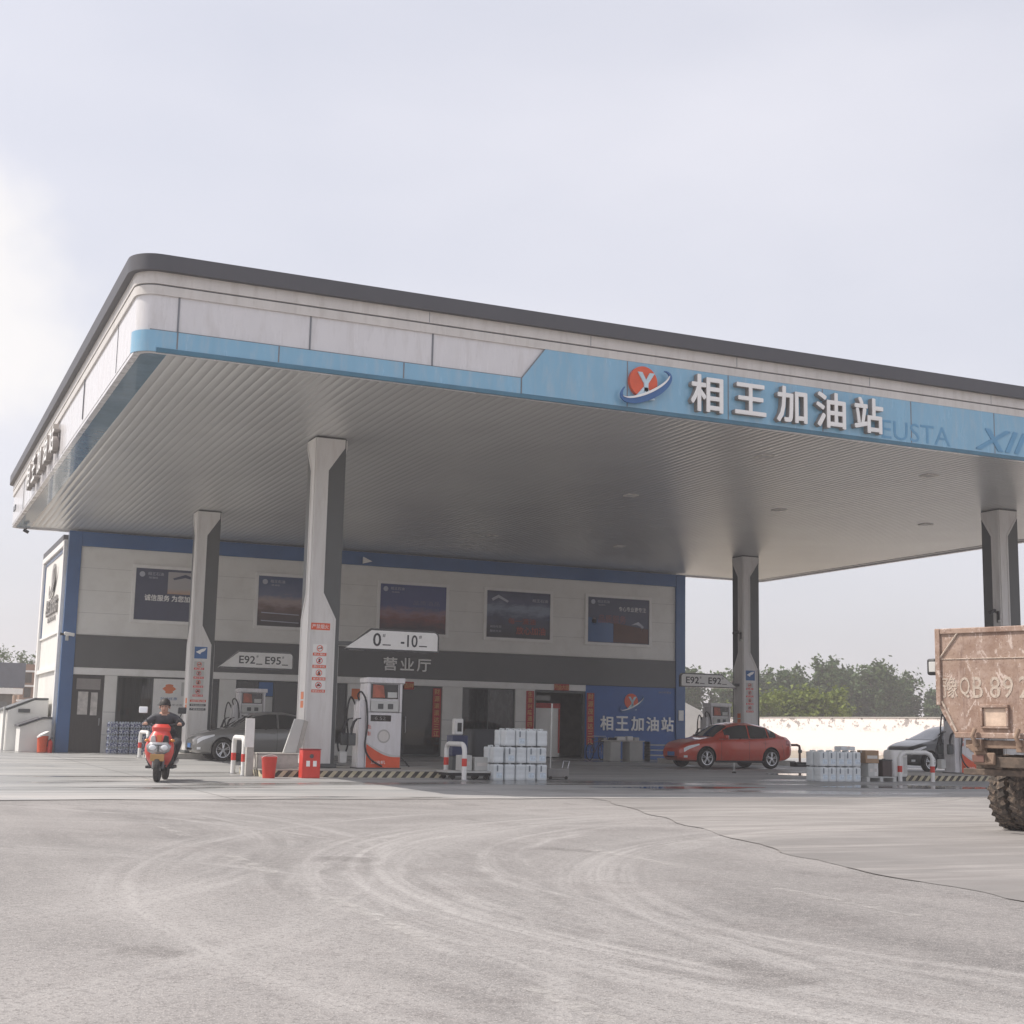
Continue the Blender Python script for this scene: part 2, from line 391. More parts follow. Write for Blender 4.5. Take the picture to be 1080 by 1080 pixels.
# ------------------------------------------------------------------ ground
def dust_tracks(b, pos):
    """curved streaks of pale dust left by turning vehicles (a wear pattern of the road itself)"""
    s = b.sep(pos); total = None
    wob = b.math('MULTIPLY', b.math('SUBTRACT', b.noise(pos, .35, 3), .5), 1.6)
    for cx, cy, rad, wd, amp in ((12.5, 8.6, 9.3, 1.0, .9), (12.5, 8.6, 10.9, .45, .7), (13.5, 6.0, 9.2, .8, .7), (14, 7, 11.0, .5, .6), (-7, 15, 11.6, .6, .6), (-6, 16, 9.8, .5, .6), (12.5, 8.6, 8.2, .18, .8), (12.5, 8.6, 7.9, .14, .7), (13, 7.2, 10.15, .16, .8), (13, 7.2, 10.5, .14, .7), (-9, 12, 13.4, .18, .7), (-9, 12, 13.8, .16, .6), (9.5, 33, 15.0, .8, .6),
                              (10, 35, 19.5, .6, .55), (24, 40, 26.0, .7, .6), (26, 42, 30, .5, .5), (-4, 8, 7.6, .5, .5)):
        dx = b.math('SUBTRACT', s[0], cx); dy = b.math('SUBTRACT', s[1], cy)
        r_ = b.math('SQRT', b.math('ADD', b.math('MULTIPLY', dx, dx), b.math('MULTIPLY', dy, dy)))
        d = b.math('ABSOLUTE', b.math('ADD', b.math('SUBTRACT', r_, rad), wob))
        fine = b.noise(b.comb(b.math('MULTIPLY', r_, 5.5), b.math('MULTIPLY', b.math('ARCTAN2', dy, dx), 1.2), cx), 1.4, 4, .6)
        f = b.math('MULTIPLY', b.rng(d, 0, wd, amp, 0), b.rng(fine, .36, .62))
        total = f if total is None else b.math('MAXIMUM', total, f)
    return total

m_road, b = newmat('dusty_asphalt')
pos = b.obj()
big = b.noise(pos, .22, 5, .6); mid = b.noise(pos, 1.3, 5, .62); fine = b.noise(pos, 34, 4, .75); grit = b.noise(pos, 95, 2, .6)
lane = b.noise(b.map(pos, (1.6, .11, 1)), 1.0, 5, .6)
col = b.mix(b.rng(big, .35, .66), (.168, .160, .156), (.232, .221, .215))
col = b.mix(b.rng(lane, .46, .66, 0, .35), col, (.285, .272, .264))
col = b.mix(b.math('MULTIPLY', dust_tracks(b, pos), .95), col, (.405, .39, .38))
patch = b.math('MULTIPLY', b.rng(b.noise(b.map(pos, (.5, .28, 1), (0, 0, .5), (4.2, 1.1, 0)), .55, 5, .6), .50, .60), .45)
col = b.mix(patch, col, (.34, .322, .312))
col = b.mix(b.rng(mid, .54, .68, 0, .4), col, (.165, .15, .145))
bx_ = b.math('SUBTRACT', b.sep(pos)[0], 1.7); by__ = b.math('MULTIPLY', b.math('SUBTRACT', b.sep(pos)[1], 9.6), .42)
dd = b.math('SQRT', b.math('ADD', b.math('MULTIPLY', bx_, bx_), b.math('MULTIPLY', by__, by__)))
dd = b.math('ADD', dd, b.math('MULTIPLY', b.noise(pos, .9, 5, .6), 1.2))
col = b.mix(b.rng(dd, 1.9, .5, 0, .6), col, (.40, .382, .37))
oil = b.rng(b.noise(b.map(pos, (1, .7, 1), (0, 0, 0), (9, 3, 0)), .9, 3, .5), .66, .71, 0, .45)
col = b.mix(oil, col, (.10, .092, .088))
vor = b.n.new('ShaderNodeTexVoronoi'); vor.feature = 'DISTANCE_TO_EDGE'; vor.inputs['Scale'].default_value = .22
wv = b.n.new('ShaderNodeVectorMath'); wv.operation = 'ADD'; b.put(wv.inputs[0], pos); nzv = b.n.new('ShaderNodeTexNoise'); nzv.inputs['Scale'].default_value = .8; nzv.inputs['Detail'].default_value = 6; b.put(nzv.inputs['Vector'], pos); b.l.new(nzv.outputs['Color'], wv.inputs[1]); b.l.new(wv.outputs[0], vor.inputs['Vector'])
crack = b.math('MULTIPLY', b.rng(vor.outputs['Distance'], .0016, .004, 1, 0), b.rng(b.noise(pos, .5, 2), .50, .56))
col = b.mix(b.math('MULTIPLY', crack, .25), col, (.085, .078, .074))
gr2 = b.noise(pos, 13, 3, .6)
col = b.mix(b.rng(gr2, .50, .62, 0, .35), col, (.33, .31, .298))
col = b.mix(b.rng(fine, .50, .62, 0, .50), col, (.11, .102, .098))
col = b.mix(b.rng(grit, .56, .66, 0, .6), col, (.52, .49, .47))
b.bsdf(Base_Color=col, Roughness=.82, Normal=b.bump(b.math('ADD', fine, b.math('MULTIPLY', grit, .6)),   .5, .014))
b.n['Principled BSDF'].inputs['Specular IOR Level'].default_value = .3

m_apron, b = newmat('pale_concrete_apron')
pos = b.obj()
big = b.noise(pos, .3, 5, .6); fine = b.noise(pos, 22, 5, .7)
streak = b.noise(b.map(pos, (.22, 2.2, 1), (0, 0, .12)), 1.0, 6, .65)
col = b.mix(b.rng(big, .35, .65), (.192, .182, .175), (.262, .248, .239))
col = b.mix(b.rng(streak, .5, .68, 0, .55), col, (.41, .385, .368))
col = b.mix(b.math('MULTIPLY', dust_tracks(b, pos), .75), col, (.45, .425, .405))
col = b.mix(b.rng(b.noise(b.map(pos, (.5, 3.2, 1), (0, 0, -.25)), 1.1, 6, .66), .50, .62, 0, .55), col, (.20, .185, .176))
col = b.mix(b.rng(fine, .52, .66, 0, .4), col, (.19, .17, .16))
b.bsdf(Base_Color=col, Roughness=.8, Normal=b.bump(fine, .2, .008))

m_fore, b = newmat('stained_forecourt_concrete')
pos = b.obj()
big = b.noise(pos, .25, 5, .6); fine = b.noise(pos, 16, 5, .7)
streak = b.noise(b.map(pos, (.16, 1.1, 1)), 1.0, 6, .62)
wet = b.noise(b.map(pos, (.13, .42, 1), (0, 0, .15), (3.1, .7, 0)), 1.0, 5, .58, .5)
col = b.mix(b.rng(big, .35, .65), (.26, .262, .262), (.35, .35, .348))
col = b.mix(b.rng(streak, .48, .60, 0, .75), col, (.43, .42, .405))
st2 = b.noise(b.map(pos, (.10, 1.7, 1), (0, 0, -.06), (7, 2, 0)), 1.0, 6, .66)
col = b.mix(b.rng(st2, .52, .62, 0, .6), col, (.17, .172, .172))
spill = b.math('MULTIPLY', b.rng(b.sep(pos)[1], 21.0, 24.5, 1, 0), b.rng(b.noise(b.map(pos, (.35, 1.4, 1)), 1.2, 6, .65), .40, .56))
col = b.mix(b.math('MULTIPLY', spill, .8), col, (.42, .39, .37))
wf = b.rng(wet, .52, .60)
col = b.mix(b.math('MULTIPLY', wf, .72), col, (.115, .112, .105))
s = b.sep(pos)                                           # sawn joints of the slab, 5 m apart
jx = b.math('ABSOLUTE', b.math('SUBTRACT', b.math('FRACT', b.math('MULTIPLY', s[0], .2)), .5))
jy = b.math('ABSOLUTE', b.math('SUBTRACT', b.math('FRACT', b.math('MULTIPLY', b.math('ADD', s[1], .9), .2)), .5))
j = b.math('MAXIMUM', b.math('GREATER_THAN', jx, .4965), b.math('GREATER_THAN', jy, .4965))
col = b.mix(b.math('MULTIPLY', j, .7), col, (.10, .095, .09))
col = b.mix(b.rng(fine, .56, .72, 0, .25), col, (.2, .19, .18))
b.bsdf(Base_Color=col, Roughness=b.math('SUBTRACT', .62, b.math('MULTIPLY', wf, .42)), Normal=b.bump(fine, .12, .006))

m_earth = M('dry_earth', (.33, .28, .22), .95, var=.2, scale=.6, bump=.3, bscale=3)
m_mark, b = newmat('worn_road_paint')
n = b.noise(b.obj(), 7, 7, .75)
b.bsdf(Base_Color=(.62, .60, .57), Roughness=.8)
tr = b.n.new('ShaderNodeBsdfTransparent'); mxs = b.n.new('ShaderNodeMixShader')
b.l.new(b.rng(n, .44, .68, .0, .42), mxs.inputs[0]); b.l.new(tr.outputs[0], mxs.inputs[1]); b.l.new(b.n['Principled BSDF'].outputs[0], mxs.inputs[2])
b.l.new(mxs.outputs[0], b.n['Material Output'].inputs[0])

def sheet(name, poly, z, mat, thick=.0):
    mb = MB(); mb.add([(x, y, z) for x, y in poly], [tuple(range(len(poly)))])
    me = mb.mesh(name, mat, 0)
    if me.polygons[0].normal.z < 0: me.flip_normals()
    return tag(link(name, me), kind='structure')
sheet('ground', [(-420, -420), (420, -420), (420, 420), (-420, 420)], -.014, m_earth)
random.seed(3)
edge = []
sheet('road', [(-60, -40), (60, -40), (60, 22.6), (-60, 21.9)], -.009, m_road)
seam = [(11.4, 22.0), (11.02, 20.71), (8.9, 13.94), (7.93, 10.55), (7.63, 7.93), (7.2, 4), (6.6, -6), (5.5, -40)]
fine_seam = []
for (ax, ay), (bx_, by_) in zip(seam, seam[1:]):
    for k in range(14):
        t = k/14; fine_seam.append((ax+(bx_-ax)*t+random.uniform(-.03, .03)+.05*math.sin(3.1*(ay+(by_-ay)*t)), ay+(by_-ay)*t))
sheet('apron', fine_seam+[(60, -40), (60, 22.6), (11.5, 22.3)], -.005, m_apron)
m_crack = M('open_joint', (.185, .17, .163), .95, var=.4, scale=2)
k = 0
while k < len(fine_seam)-8:
    n = random.randint(4, 13); q = fine_seam[k:k+n+1]
    sheet('joint', [(x-.004-.012*random.random(), y) for x, y in q]+[(x+.004+.014*random.random(), y) for x, y in q[::-1]], -.002, m_crack); k += n+random.choice((0, 1, 2, 4, 6))
lip = [(-40+k*.6, 21.30+random.uniform(-.13, .13)+.028*(-40+k*.6)) for k in range(195)]
sheet('forecourt', lip+[(77, 58), (-40, 58)], 0, m_fore)
for i, (x, y0, y1, wd) in enumerate(((2.9, 10.9, 12.6, .13), (2.86, 7.4, 9.4, .13), (2.8, 3.0, 6.0, .13), (6.45, 10.6, 12.4, .13), (6.3, 7.5, 9.1, .13), (2.95, 14.6, 16.4, .13))):
    sheet('road_marking', [(x-wd/2, y0), (x+wd/2, y0), (x+wd/2, y1), (x-wd/2, y1)], -.0045, m_mark)

m_pud, b = newmat('standing_water'); b.bsdf(Base_Color=(.06, .058, .055), Roughness=.06)
for cx, cy, ax, ay, sd in ((24.9, 33.6, 1.5, 1.7, 1), (22.0, 26.2, 2.4, .8, 4), (15.5, 25.6, 1.8, .5, 6)):
    sheet('puddle', [(cx+ax*math.cos(2*PI*k/40)*(1+.22*math.sin(3*2*PI*k/40+sd)+.12*math.sin(7*2*PI*k/40)), cy+ay*math.sin(2*PI*k/40)*(1+.2*math.sin(2*2*PI*k/40+sd))) for k in range(40)], .004, m_pud)

# ------------------------------------------------------------------ canopy
CX0, CX1, CY0, CY1, CZ = 3.65, 35.3, 25.2, 52.0, 7.8
can = thing('station_canopy', 'huge flat filling station canopy with white and light blue fascia and dark grey cap', 'canopy', (19.5, 38.6, 0))
def ring(z0, z1, off, mi=0, th=.12, mb=None, rad=.38):
    mb = mb or MB()
    o_ = round_rect(CX0-off, CX1+off, CY0-off, CY1+off, rad+off); i_ = round_rect(CX0-off+th, CX1+off-th, CY0-off+th, CY1+off-th, max(.02, rad+off-th))
    n = len(o_); vs = [(x, y, z) for z in (z0, z1) for x, y in o_]+[(x, y, z) for z in (z0, z1) for x, y in i_]
    fs = []
    for k in range(n):
        q = (k+1) % n
        fs += [(k, q, n+q, n+k), (2*n+k, 3*n+k, 3*n+q, 2*n+q), (k, 2*n+k, 2*n+q, q), (n+k, n+q, 3*n+q, 3*n+k)]
    mb.add(vs, fs, mi); return mb
ring(7.80, 7.872, -.03).build('bottom_lip', white_panel, can, True)
mb = MB(); mb.box(CX0+.38, CX1-.38, CY0-.034, CY0+.029, 7.792, 7.874); mb.build('front_lip', teal_lip, can, True)
ring(7.875, 8.875, -.02, th=.16).build('fascia', white_panel, can, True)
ring(8.875, 9.045, .02).build('lower_trim', cream_trim, can, True)
ring(9.045, 9.075, -.01).build('trim_groove', seam_dark, can, True)
ring(9.075, 9.30, .035).build('upper_trim', cream_trim, can, True)
ring(9.30, 9.60, .16, th=.35).build('roof_cap', cap_grey, can, True)
mb = MB(); mb.box(CX0+.2, CX1-.2, CY0+.2, CY1-.2, 9.36, 9.42); mb.build('roof_deck', cap_grey, can, True)
# blue band round the corner and along the front, then the tall blue name board
mb = MB()
pts = [p for p in round_rect(CX0, CX1, CY0, CY1, .38) if p[1] < CY0+.385 and p[0] < 8]
pts = sorted(pts, key=lambda p: math.atan2(p[1]-(CY0+.38), p[0]-(CX0+.38)))
pts = [(x, y) for x, y in pts][0:]
arc = [(CX0+.38-.38*math.cos(R(a)), CY0+.38-.38*math.sin(R(a))) for a in range(0, 91, 9)]
outer = [(x-.02*math.cos(R(a)), y-.02*math.sin(R(a))) for (x, y), a in zip(arc, range(0, 91, 9))]+[(11.32, CY0-.02)]
inner = arc+[(11.32, CY0)]
n = len(outer)
vs = [(x, y, z) for z in (7.80, 8.20) for x, y in outer]+[(x, y, z) for z in (7.80, 8.20) for x, y in inner]
fs = []
for k in range(n-1): fs += [(k, k+1, n+k+1, n+k), (k, 2*n+k, 2*n+k+1, k+1), (n+k, n+k+1, 3*n+k+1, 3*n+k)]
fs += [(n-1, 3*n-1, 4*n-1, 2*n-1), (0, n, 3*n, 2*n)]
mb.add(vs, fs); mb.build('blue_band', sky_blue, can, True)
mb = MB(); mb.prism([(11.35, 7.88), (34.9, 7.88), (34.9, 8.87), (11.86, 8.87), (11.35, 8.20)], 'y', CY0-.025, CY0+.0)
mb.build('name_board', sky_blue, can, True)
# panel gaps
f = CY0
def gap(*q, poly=None):
    mb = MB()
    if poly: mb.prism(poly, 'y', f-.022, f)
    else: mb.box(*q)
    mb.build('panel_gap', seam_dark, can, True, smooth=0)
for k in range(3): gap(4.40+2.5*k-.016, 4.40+2.5*k+.016, f+.005, f+.03, 8.21, 8.872)
gap(3.9, 11.33, f+.005, f+.03, 8.197, 8.222)
for x in (4.4, 6.3, 8.8): gap(x-.014, x+.014, f-.0225, f-.01, 7.885, 8.197)
for k in range(10): gap(13.78+2.5*k-.013, 13.78+2.5*k+.013, f-.0275, f-.02, 7.885, 8.868)
gap(11.325, 11.352, f-.022, f-.005, 7.88, 8.205)
gap(poly=[(11.325, 8.2), (11.352, 8.2), (11.862, 8.872), (11.835, 8.872)])
for k in range(7): gap(9.3+3.6*k-.007, 9.3+3.6*k+.007, f-.036, f-.03, 9.08, 9.295)
gap(CX0-.005, CX0+.03, 32.6, 32.632, 7.95, 8.872)
for y in (27.6, 37.6, 42.6, 47.6): gap(CX0+.01, CX0+.03, y, y+.02, 7.9, 8.872)

# slatted soffit, slats running front to back
mb = MB(); x = CX0+.62; P = .20; prof = []
while x < CX1-.3:
    prof += [(x, 7.868), (x+.012, 7.8625), (x+P*.5, 7.860), (x+P-.018, 7.8625), (x+P-.006, 7.868)]; x += P
mb.loft([[(px, y, pz) for px, pz in prof] for y in (CY0+.14, CY1-.14)], closed=False, caps=False)
mb.build('soffit', ceiling_mat(), can, True, smooth=25)
m_sb = M('soffit_border_blue', (.15, .25, .33), .22, var=.08, coat=.4)
mb = MB(); mb.box(CX0+.12, CX0+.63, CY0+.12, CY1-.12, 7.85, 7.90); mb.build('soffit_border', m_sb, can, True)
mb = MB(); mb.box(CX1-.4, CX1-.12, CY0+.12, CY1-.12, 7.845, 7.90); mb.build('soffit_border', M('soffit_edge', (.45, .44, .42), .35), can, True)
# name on the front: emblem, five characters, ghosts of removed lettering
logo(can, (14.15, CY0-.025, 8.37), .90, .09)
for ch, x in zip('相王加油站', (15.66, 16.77, 17.86, 18.91, 19.96)):
    text('sign_character', ch, white_flat, can, (x, CY0-.03, 8.36), .86, .86 if ch != '王' else .74, .13, .022, side=letter_side)
text('faded_letters', 'EUSTA', ghost_blue, can, (21.42, CY0-.0265, 8.13), 2.0, .44, .004, .0)
text('faded_letters', 'XIN', ghost_blue, can, (24.3, CY0-.0265, 8.2), 2.2, .50, .004, .03, shear=.35)
for i, ch in enumerate('相王加油站'):
    text('sign_character', ch, white_flat, can, (CX0-.005, 44.3-1.62*i, 8.42), 1.1, .78, .14, .022, rotz=-PI/2, side=letter_side)
mb = MB(); mb.box(CX0-.01, CX0+.02, 50.5, 51.2, 8.28, 8.45); mb.build('fascia_vent', seam_dark, can, True)

# recessed ceiling lights
for i, (x, y, row, clm) in enumerate([(x, y, r_, c) for r_, y in enumerate((28.1, 34.8, 44.9)) for c, x in enumerate((19.2, 24.3, 29.9))]):
    t = thing('ceiling_light', 'square recessed soffit light, %s row from the front, %s from the left' %
              (('first', 'second', 'third', 'fourth')[row], ('first', 'second', 'third', 'fourth', 'fifth', 'sixth')[clm]), 'ceiling light', (x, y, 7.85), 0, 'lights in the canopy soffit')
    mb = MB()
    for a in ((-.17, .17, -.17, -.13), (-.17, .17, .13, .17), (-.17, -.13, -.13, .13), (.13, .17, -.13, .13)): mb.box(*a, -.012, .02)
    mb.build('frame', cream_trim, t); mb = MB(); mb.box(-.128, .128, -.128, .128, -.005, .01); mb.build('lens', light_grey, t)

# columns
def column(x, y, base, kind, label):
    t = thing('canopy_column', label, 'column', (x, y, base), 0, 'canopy columns')
    h = 7.86-base; a = .36
    mb = MB(); mb.box(-a, a, -a, a, 0, h); mb.build('core', col_dark, t, bevel=.01)
    z1, z2 = 3.57-base, 4.17-base; z3, z4 = 7.05-base, 7.62-base
    W, N = 2*a*.86, 2*a*.42
    # hourglass outline of a leaf that starts on the near-left (or far-right) corner
    prof = [(0, .02), (W, .02), (W, z1), (N, z2), (N, z3), (2*a*.95, z4), (2*a*.95, h-.045), (0, h-.045)]
    for sgn, nm in ((1, 'cladding'), (-1, 'cladding')):
        mb = MB()
        inn = [(.035, .02), (W-.045, .02), (W-.045, z1-.02), (N-.045, z2-.02), (N-.045, z3+.02), (2*a*.95-.045, z4+.02), (2*a*.95-.045, h-.085), (.035, h-.085)]
        for front in (0, 1):
            def P(u, v, d):
                p = (-a+u, -a-d, v) if front else (-a-d, -a+u, v)
                return (p[0]*sgn, p[1]*sgn, p[2])
            n = len(prof)
            vs = [P(u, v, 0) for u, v in prof]+[P(u, v, .035) for u, v in prof]+[P(u, v, .035) for u, v in inn]+[P(u, v, .018) for u, v in inn]
            fs = []
            for k in range(n):
                q = (k+1) % n; fs += [(k, q, n+q, n+k), (n+k, n+q, 2*n+q, 2*n+k), (2*n+k, 2*n+q, 3*n+q, 3*n+k)]
            fs.append(tuple(3*n+k for k in range(n))); mb.add(vs, fs)
        mb.build(nm, col_white, t, smooth=0)
    y0 = -a-.019
    def sticker(x, z, wd, ht, mat, txt=None, tm=None, th=None, nm='sticker', rot=0):
        mb = MB(); mb.box(-wd/2, wd/2, -.004, 0, -ht/2, ht/2); o = mb.build(nm, mat, t, smooth=0); o.location = (x, y0, z-base) if not rot else (-a-.019, x, z-base); o.rotation_euler = (0, 0, -PI/2 if rot else 0)
        if txt: text('sticker_text', txt, tm, None, (0, -.0045, 0), wd*.86, th or ht*.6, .003).parent = o
        return o
    if kind == 'A':
        sticker(-.10, 3.385, .46, .16, orange_red, '严禁烟火', white_flat, .1)
        zs = (2.88, 2.60, 2.32, 2.04)
    else:
        o = sticker(-.06, 3.31, .40, .37, blue_mark)
        mb = MB(); mb.prism([(-.16, .02), (.02, .12), (.17, .15), (.12, .06), (.0, .0), (-.02, -.05)], 'y', -.008, -.0045); mb.build('sticker_symbol', white_flat, o, smooth=0)
        zs = (2.94, 2.66, 2.38, 2.10)
        for k in range(3): sticker(-.07, 1.80-.13*k, .50, .07, black_flat if k else orange_red, '加油区内禁止吸烟' if not k else ('停车加油请熄火' if k == 1 else '严禁使用手机'), white_flat, .05) if kind == 'B' else None
    for k, z in enumerate(zs):
        o = sticker(-.09, z, .32, .19, white_paint if kind == 'A' else light_grey, nm='pictogram')
        mb = MB(); rg = [[((.075-.016*(q in (1, 2)))*math.cos(2*PI*j/24), -.005-.002*(q in (0, 1)), (.075-.016*(q in (1, 2)))*math.sin(2*PI*j/24)) for q in range(4)] for j in range(25)]
        mb.loft(rg, True, False); mb.cbox((0, -.0065, 0), (.014, .002, .14), rot=Matrix.Rotation(R(45), 3, 'Y')); mb.build('ban_ring', red if k % 2 else orange_red, o, smooth=0)
        mb = MB()
        if k == 0: mb.cbox((0, -.0055, .0), (.10, .001, .018)); mb.cbox((.04, -.0055, .02), (.012, .001, .03))
        elif k == 1: mb.cbox((0, -.0055, 0), (.045, .001, .085))
        elif k == 2: mb.prism([(-.03, -.05), (.03, -.05), (.035, 0), (0, .055), (-.03, .01)], 'y', -.006, -.005)
        else: mb.cbox((0, -.0055, -.01), (.09, .001, .03)); mb.cbox((0, -.0055, .02), (.05, .001, .03))
        mb.build('ban_symbol', black_flat, o, smooth=0)
        sticker(-.09, z-.135, .32, .065, orange_red if kind == 'A' else red, ('禁止烟火', '禁打手机', '熄火加油', '限速五公里')[k], white_flat, .045)
    sticker(-.09, 1.80, .22, .17, orange, rot=1, nm='side_sticker'); sticker(-.09, 1.60, .22, .16, orange, rot=1, nm='side_sticker')
    mb = MB(); mb.box(-a-.05, a+.05, -a-.05, a+.05, 0, .09); mb.build('base_trim', col_dark, t, bevel=.01)
    return t
column(9.19, 31.6, .18, 'A', 'canopy column with white hourglass cladding and a red plaque, behind the red fire box')
column(9.12, 44.75, .18, 'B', 'canopy column with white cladding and a blue pictogram, behind the grey saloon')
column(29.86, 45.0, .18, 'C', 'canopy column with white cladding rising behind the red saloon')
column(29.92, 31.6, .18, 'D', 'canopy column with white cladding rising behind the dusty truck tailgate')
for (x, y, z, lab) in ((29.46, 44.75, 4.85, 'small security camera on the column behind the red saloon'), (29.52, 31.35, 4.75, 'small security camera on the column behind the dusty truck')):
    t = thing('security_camera', lab, 'camera', (x, y, z))
    mb = MB(); mb.box(-.02, .04, -.04, .04, -.25, .08); mb.tube([(0, 0, 0), (-.12, 0, .06), (-.2, -.02, .06)], .018); mb.build('bracket', black, t)
    mb = MB(); mb.tube([(-.10, .02, .10), (-.38, -.08, .02)], .05, 10); mb.build('housing', black, t); mb = MB(); mb.ball((.0, -.06, -.22), .05); mb.build('sensor', light_grey, t)

# fuel grade signs, each on an arm from its column
def grade_sign(x0, x1, y, z0, z1, texts, slant, label, col_x):
    t = thing('fuel_grade_sign', label, 'sign', ((x0+x1)/2, y, z0), 0, 'fuel grade signs on the columns')
    W = x1-x0; H = z1-z0; s_ = .62
    def outl(g):
        p = [(-W/2-g*.6, -g), (-W/2+s_*.55, H*.55+g*.4), (-W/2+s_, H+g), (W/2-.1, H+g)]
        p += [(W/2-.1+(.1+g)*math.sin(R(a)), H-.1+(.1+g)*math.cos(R(a))) for a in (20, 45, 70, 90)]+[(W/2+g, -g)]
        return p if slant == 'l' else [(-a_, c_) for a_, c_ in p][::-1]
    mb = MB(); mb.prism(outl(.045), 'y', -.06, .06); mb.build('rim', glossblack, t, smooth=0)
    mb = MB(); mb.prism(outl(0), 'y', -.068, -.055); mb.build('face', white_paint, t, smooth=0)
    for txt, x, wd, ht in texts:
        text('grade_text', txt, black_flat, None, (x, -.0685, H*.50), wd, ht, .004, .012).parent = t
        text('grade_mark', '#', black_flat, None, (x+wd/2+.07, -.0685, H*.74), .07, .08, .004).parent = t
        mb = MB(); mb.box(x+wd/2+.04, x+wd/2+.24, -.0715, -.0675, H*.2, H*.26); mb.build('grade_underline', black_flat, t, smooth=0)
    mb = MB(); a = col_x-(x0+x1)/2; e = -W/2 if a < 0 else W/2
    mb.box(min(a, e*.75), max(a, e*.75), -.03, .03, H*.12, H*.34); mb.build('arm', col_dark, t)
grade_sign(9.72, 12.0, 31.3, 2.93, 3.36, [('0', -.38, .20, .31), ('-10', .42, .42, .29)], 'l', 'white fuel grade sign reading 0 and -10, slanted at its column end', 9.5)
grade_sign(9.72, 12.1, 44.7, 2.92, 3.40, [('E92', -.30, .52, .25), ('E95', .55, .52, .25)], 'l', 'white fuel grade sign reading E92 and E95', 9.45)
grade_sign(26.93, 29.3, 44.9, 2.85, 3.28, [('E92', -.72, .56, .25), ('E92', .25, .56, .25)], 'r', 'white fuel grade sign reading E92 twice, before the trees', 29.55)

# ------------------------------------------------------------------ shop building
BX0, BX1, BY, BYB = 5.6, 31.0, 51.4, 59.1
bld = thing('station_building', 'two storey white shop building with navy blue frame and grey band under the canopy', 'building', (18.3, 51.4, 0))
def bpart(name, mat, *boxes, bevel=.008, par=None, smooth=40):
    mb = MB()
    for q in boxes: mb.box(*q)
    return mb.build(name, mat, bld, True, bevel=bevel, smooth=smooth)
bpart('upper_wall', wall_white, (6.05, 30.55, BY, BY+.24, 4.12, 7.27))
bpart('top_beam', navy, (6.05, 30.55, BY-.06, BY+.24, 7.275, 7.79))
for x in (BX0, 30.55): bpart('corner_pillar', navy, (x, x+.45, BY-.09, BY+.24, .0, 7.79))
bpart('sign_band', band_grey, (6.055, 30.545, BY-.05, BY+.24, 2.975, 4.11))
bpart('lintel', white_paint, (6.055, 26.3, BY-.03, BY+.24, 2.72, 2.97))
bpart('side_wall', wall_white, (BX0, BX0+.24, BY+.245, BYB, 0, 7.5)); bpart('side_wall', wall_white, (BX1-.24, BX1, BY+.245, BYB, 0, 7.5))
bpart('back_wall', wall_white, (BX0+.245, BX1-.245, BYB-.24, BYB, 0, 7.5))
bpart('roof', cap_grey, (BX0-.1, BX1+.1, 52.3, BYB+.1, 7.505, 7.75))
bpart('inner_ceiling', light_grey, (6.06, 30.54, BY+.25, 58.8, 3.0, 3.1)); bpart('inner_wall', M('inner_wall', (.50, .48, .45), .7), (6.06, 30.54, 57.2, 57.3, 0, 2.99))
for x0, x1 in ((7.15, 7.58), (11.25, 11.85), (16.15, 16.72), (20.02, 20.86), (23.16, 24.0)):
    bpart('pillar', wall_white, (x0, x1, BY-.02, BY+.24, 0, 2.715))
mb = MB()
for x0, x1 in ((7.15, 7.58), (20.02, 20.86), (23.16, 24.0)):
    for z in (.62, 1.42): mb.box(x0-.002, x1+.002, BY-.023, BY-.015, z, z+.012)
mb.build('pillar_joint', seam_dark, bld, True, smooth=0)
# raised cladding joints on the white upper wall
mb = MB()
for z in (4.9, 5.7, 6.5): mb.box(6.06, 30.54, BY-.003, BY+.01, z, z+.010)
mb.build('wall_joint', M('joint_grey', (.42, .41, .39), .7), bld, True, smooth=0)
# left side: frame round a recessed white field with the emblem and name
bpart('side_frame', white_paint, (BX0-.12, BX0, 51.66, 59.1, 7.3, 7.5), (BX0-.12, BX0, 51.66, 51.95, 0, 7.29), (BX0-.12, BX0, 58.7, 59.1, 0, 7.29), (BX0-.10, BX0, 51.955, 58.69, 2.86, 3.02), (BX0-.06, BX0, 51.955, 58.69, 4.2, 4.28))
mb = MB(); mb.box(BX0-.03, BX0-.002, 51.955, 52.06, 4.29, 7.28); mb.box(BX0-.03, BX0-.002, 52.065, 58.58, 7.16, 7.28); mb.box(BX0-.03, BX0-.002, 58.585, 58.69, 4.29, 7.15)
mb.build('side_recess', navy, bld, True)
logo(bld, (BX0-.01, 55.2, 6.35), 1.4, .05, -PI/2, grey_letter)
text('side_name', '相王加油站', grey_letter, bld, (BX0-.01, 55.2, 5.35), 3.6, .62, .06, .02, rotz=-PI/2)
text('side_subtitle', 'XIANGWANG', grey_letter, bld, (BX0-.01, 55.2, 4.86), 2.6, .16, .03, .0, rotz=-PI/2)
text('shop_sign', '营业厅', white_flat, bld, (18.48, BY-.05, 3.52), 1.94, .50, .06, .018, side=letter_side, spacing=1.25)
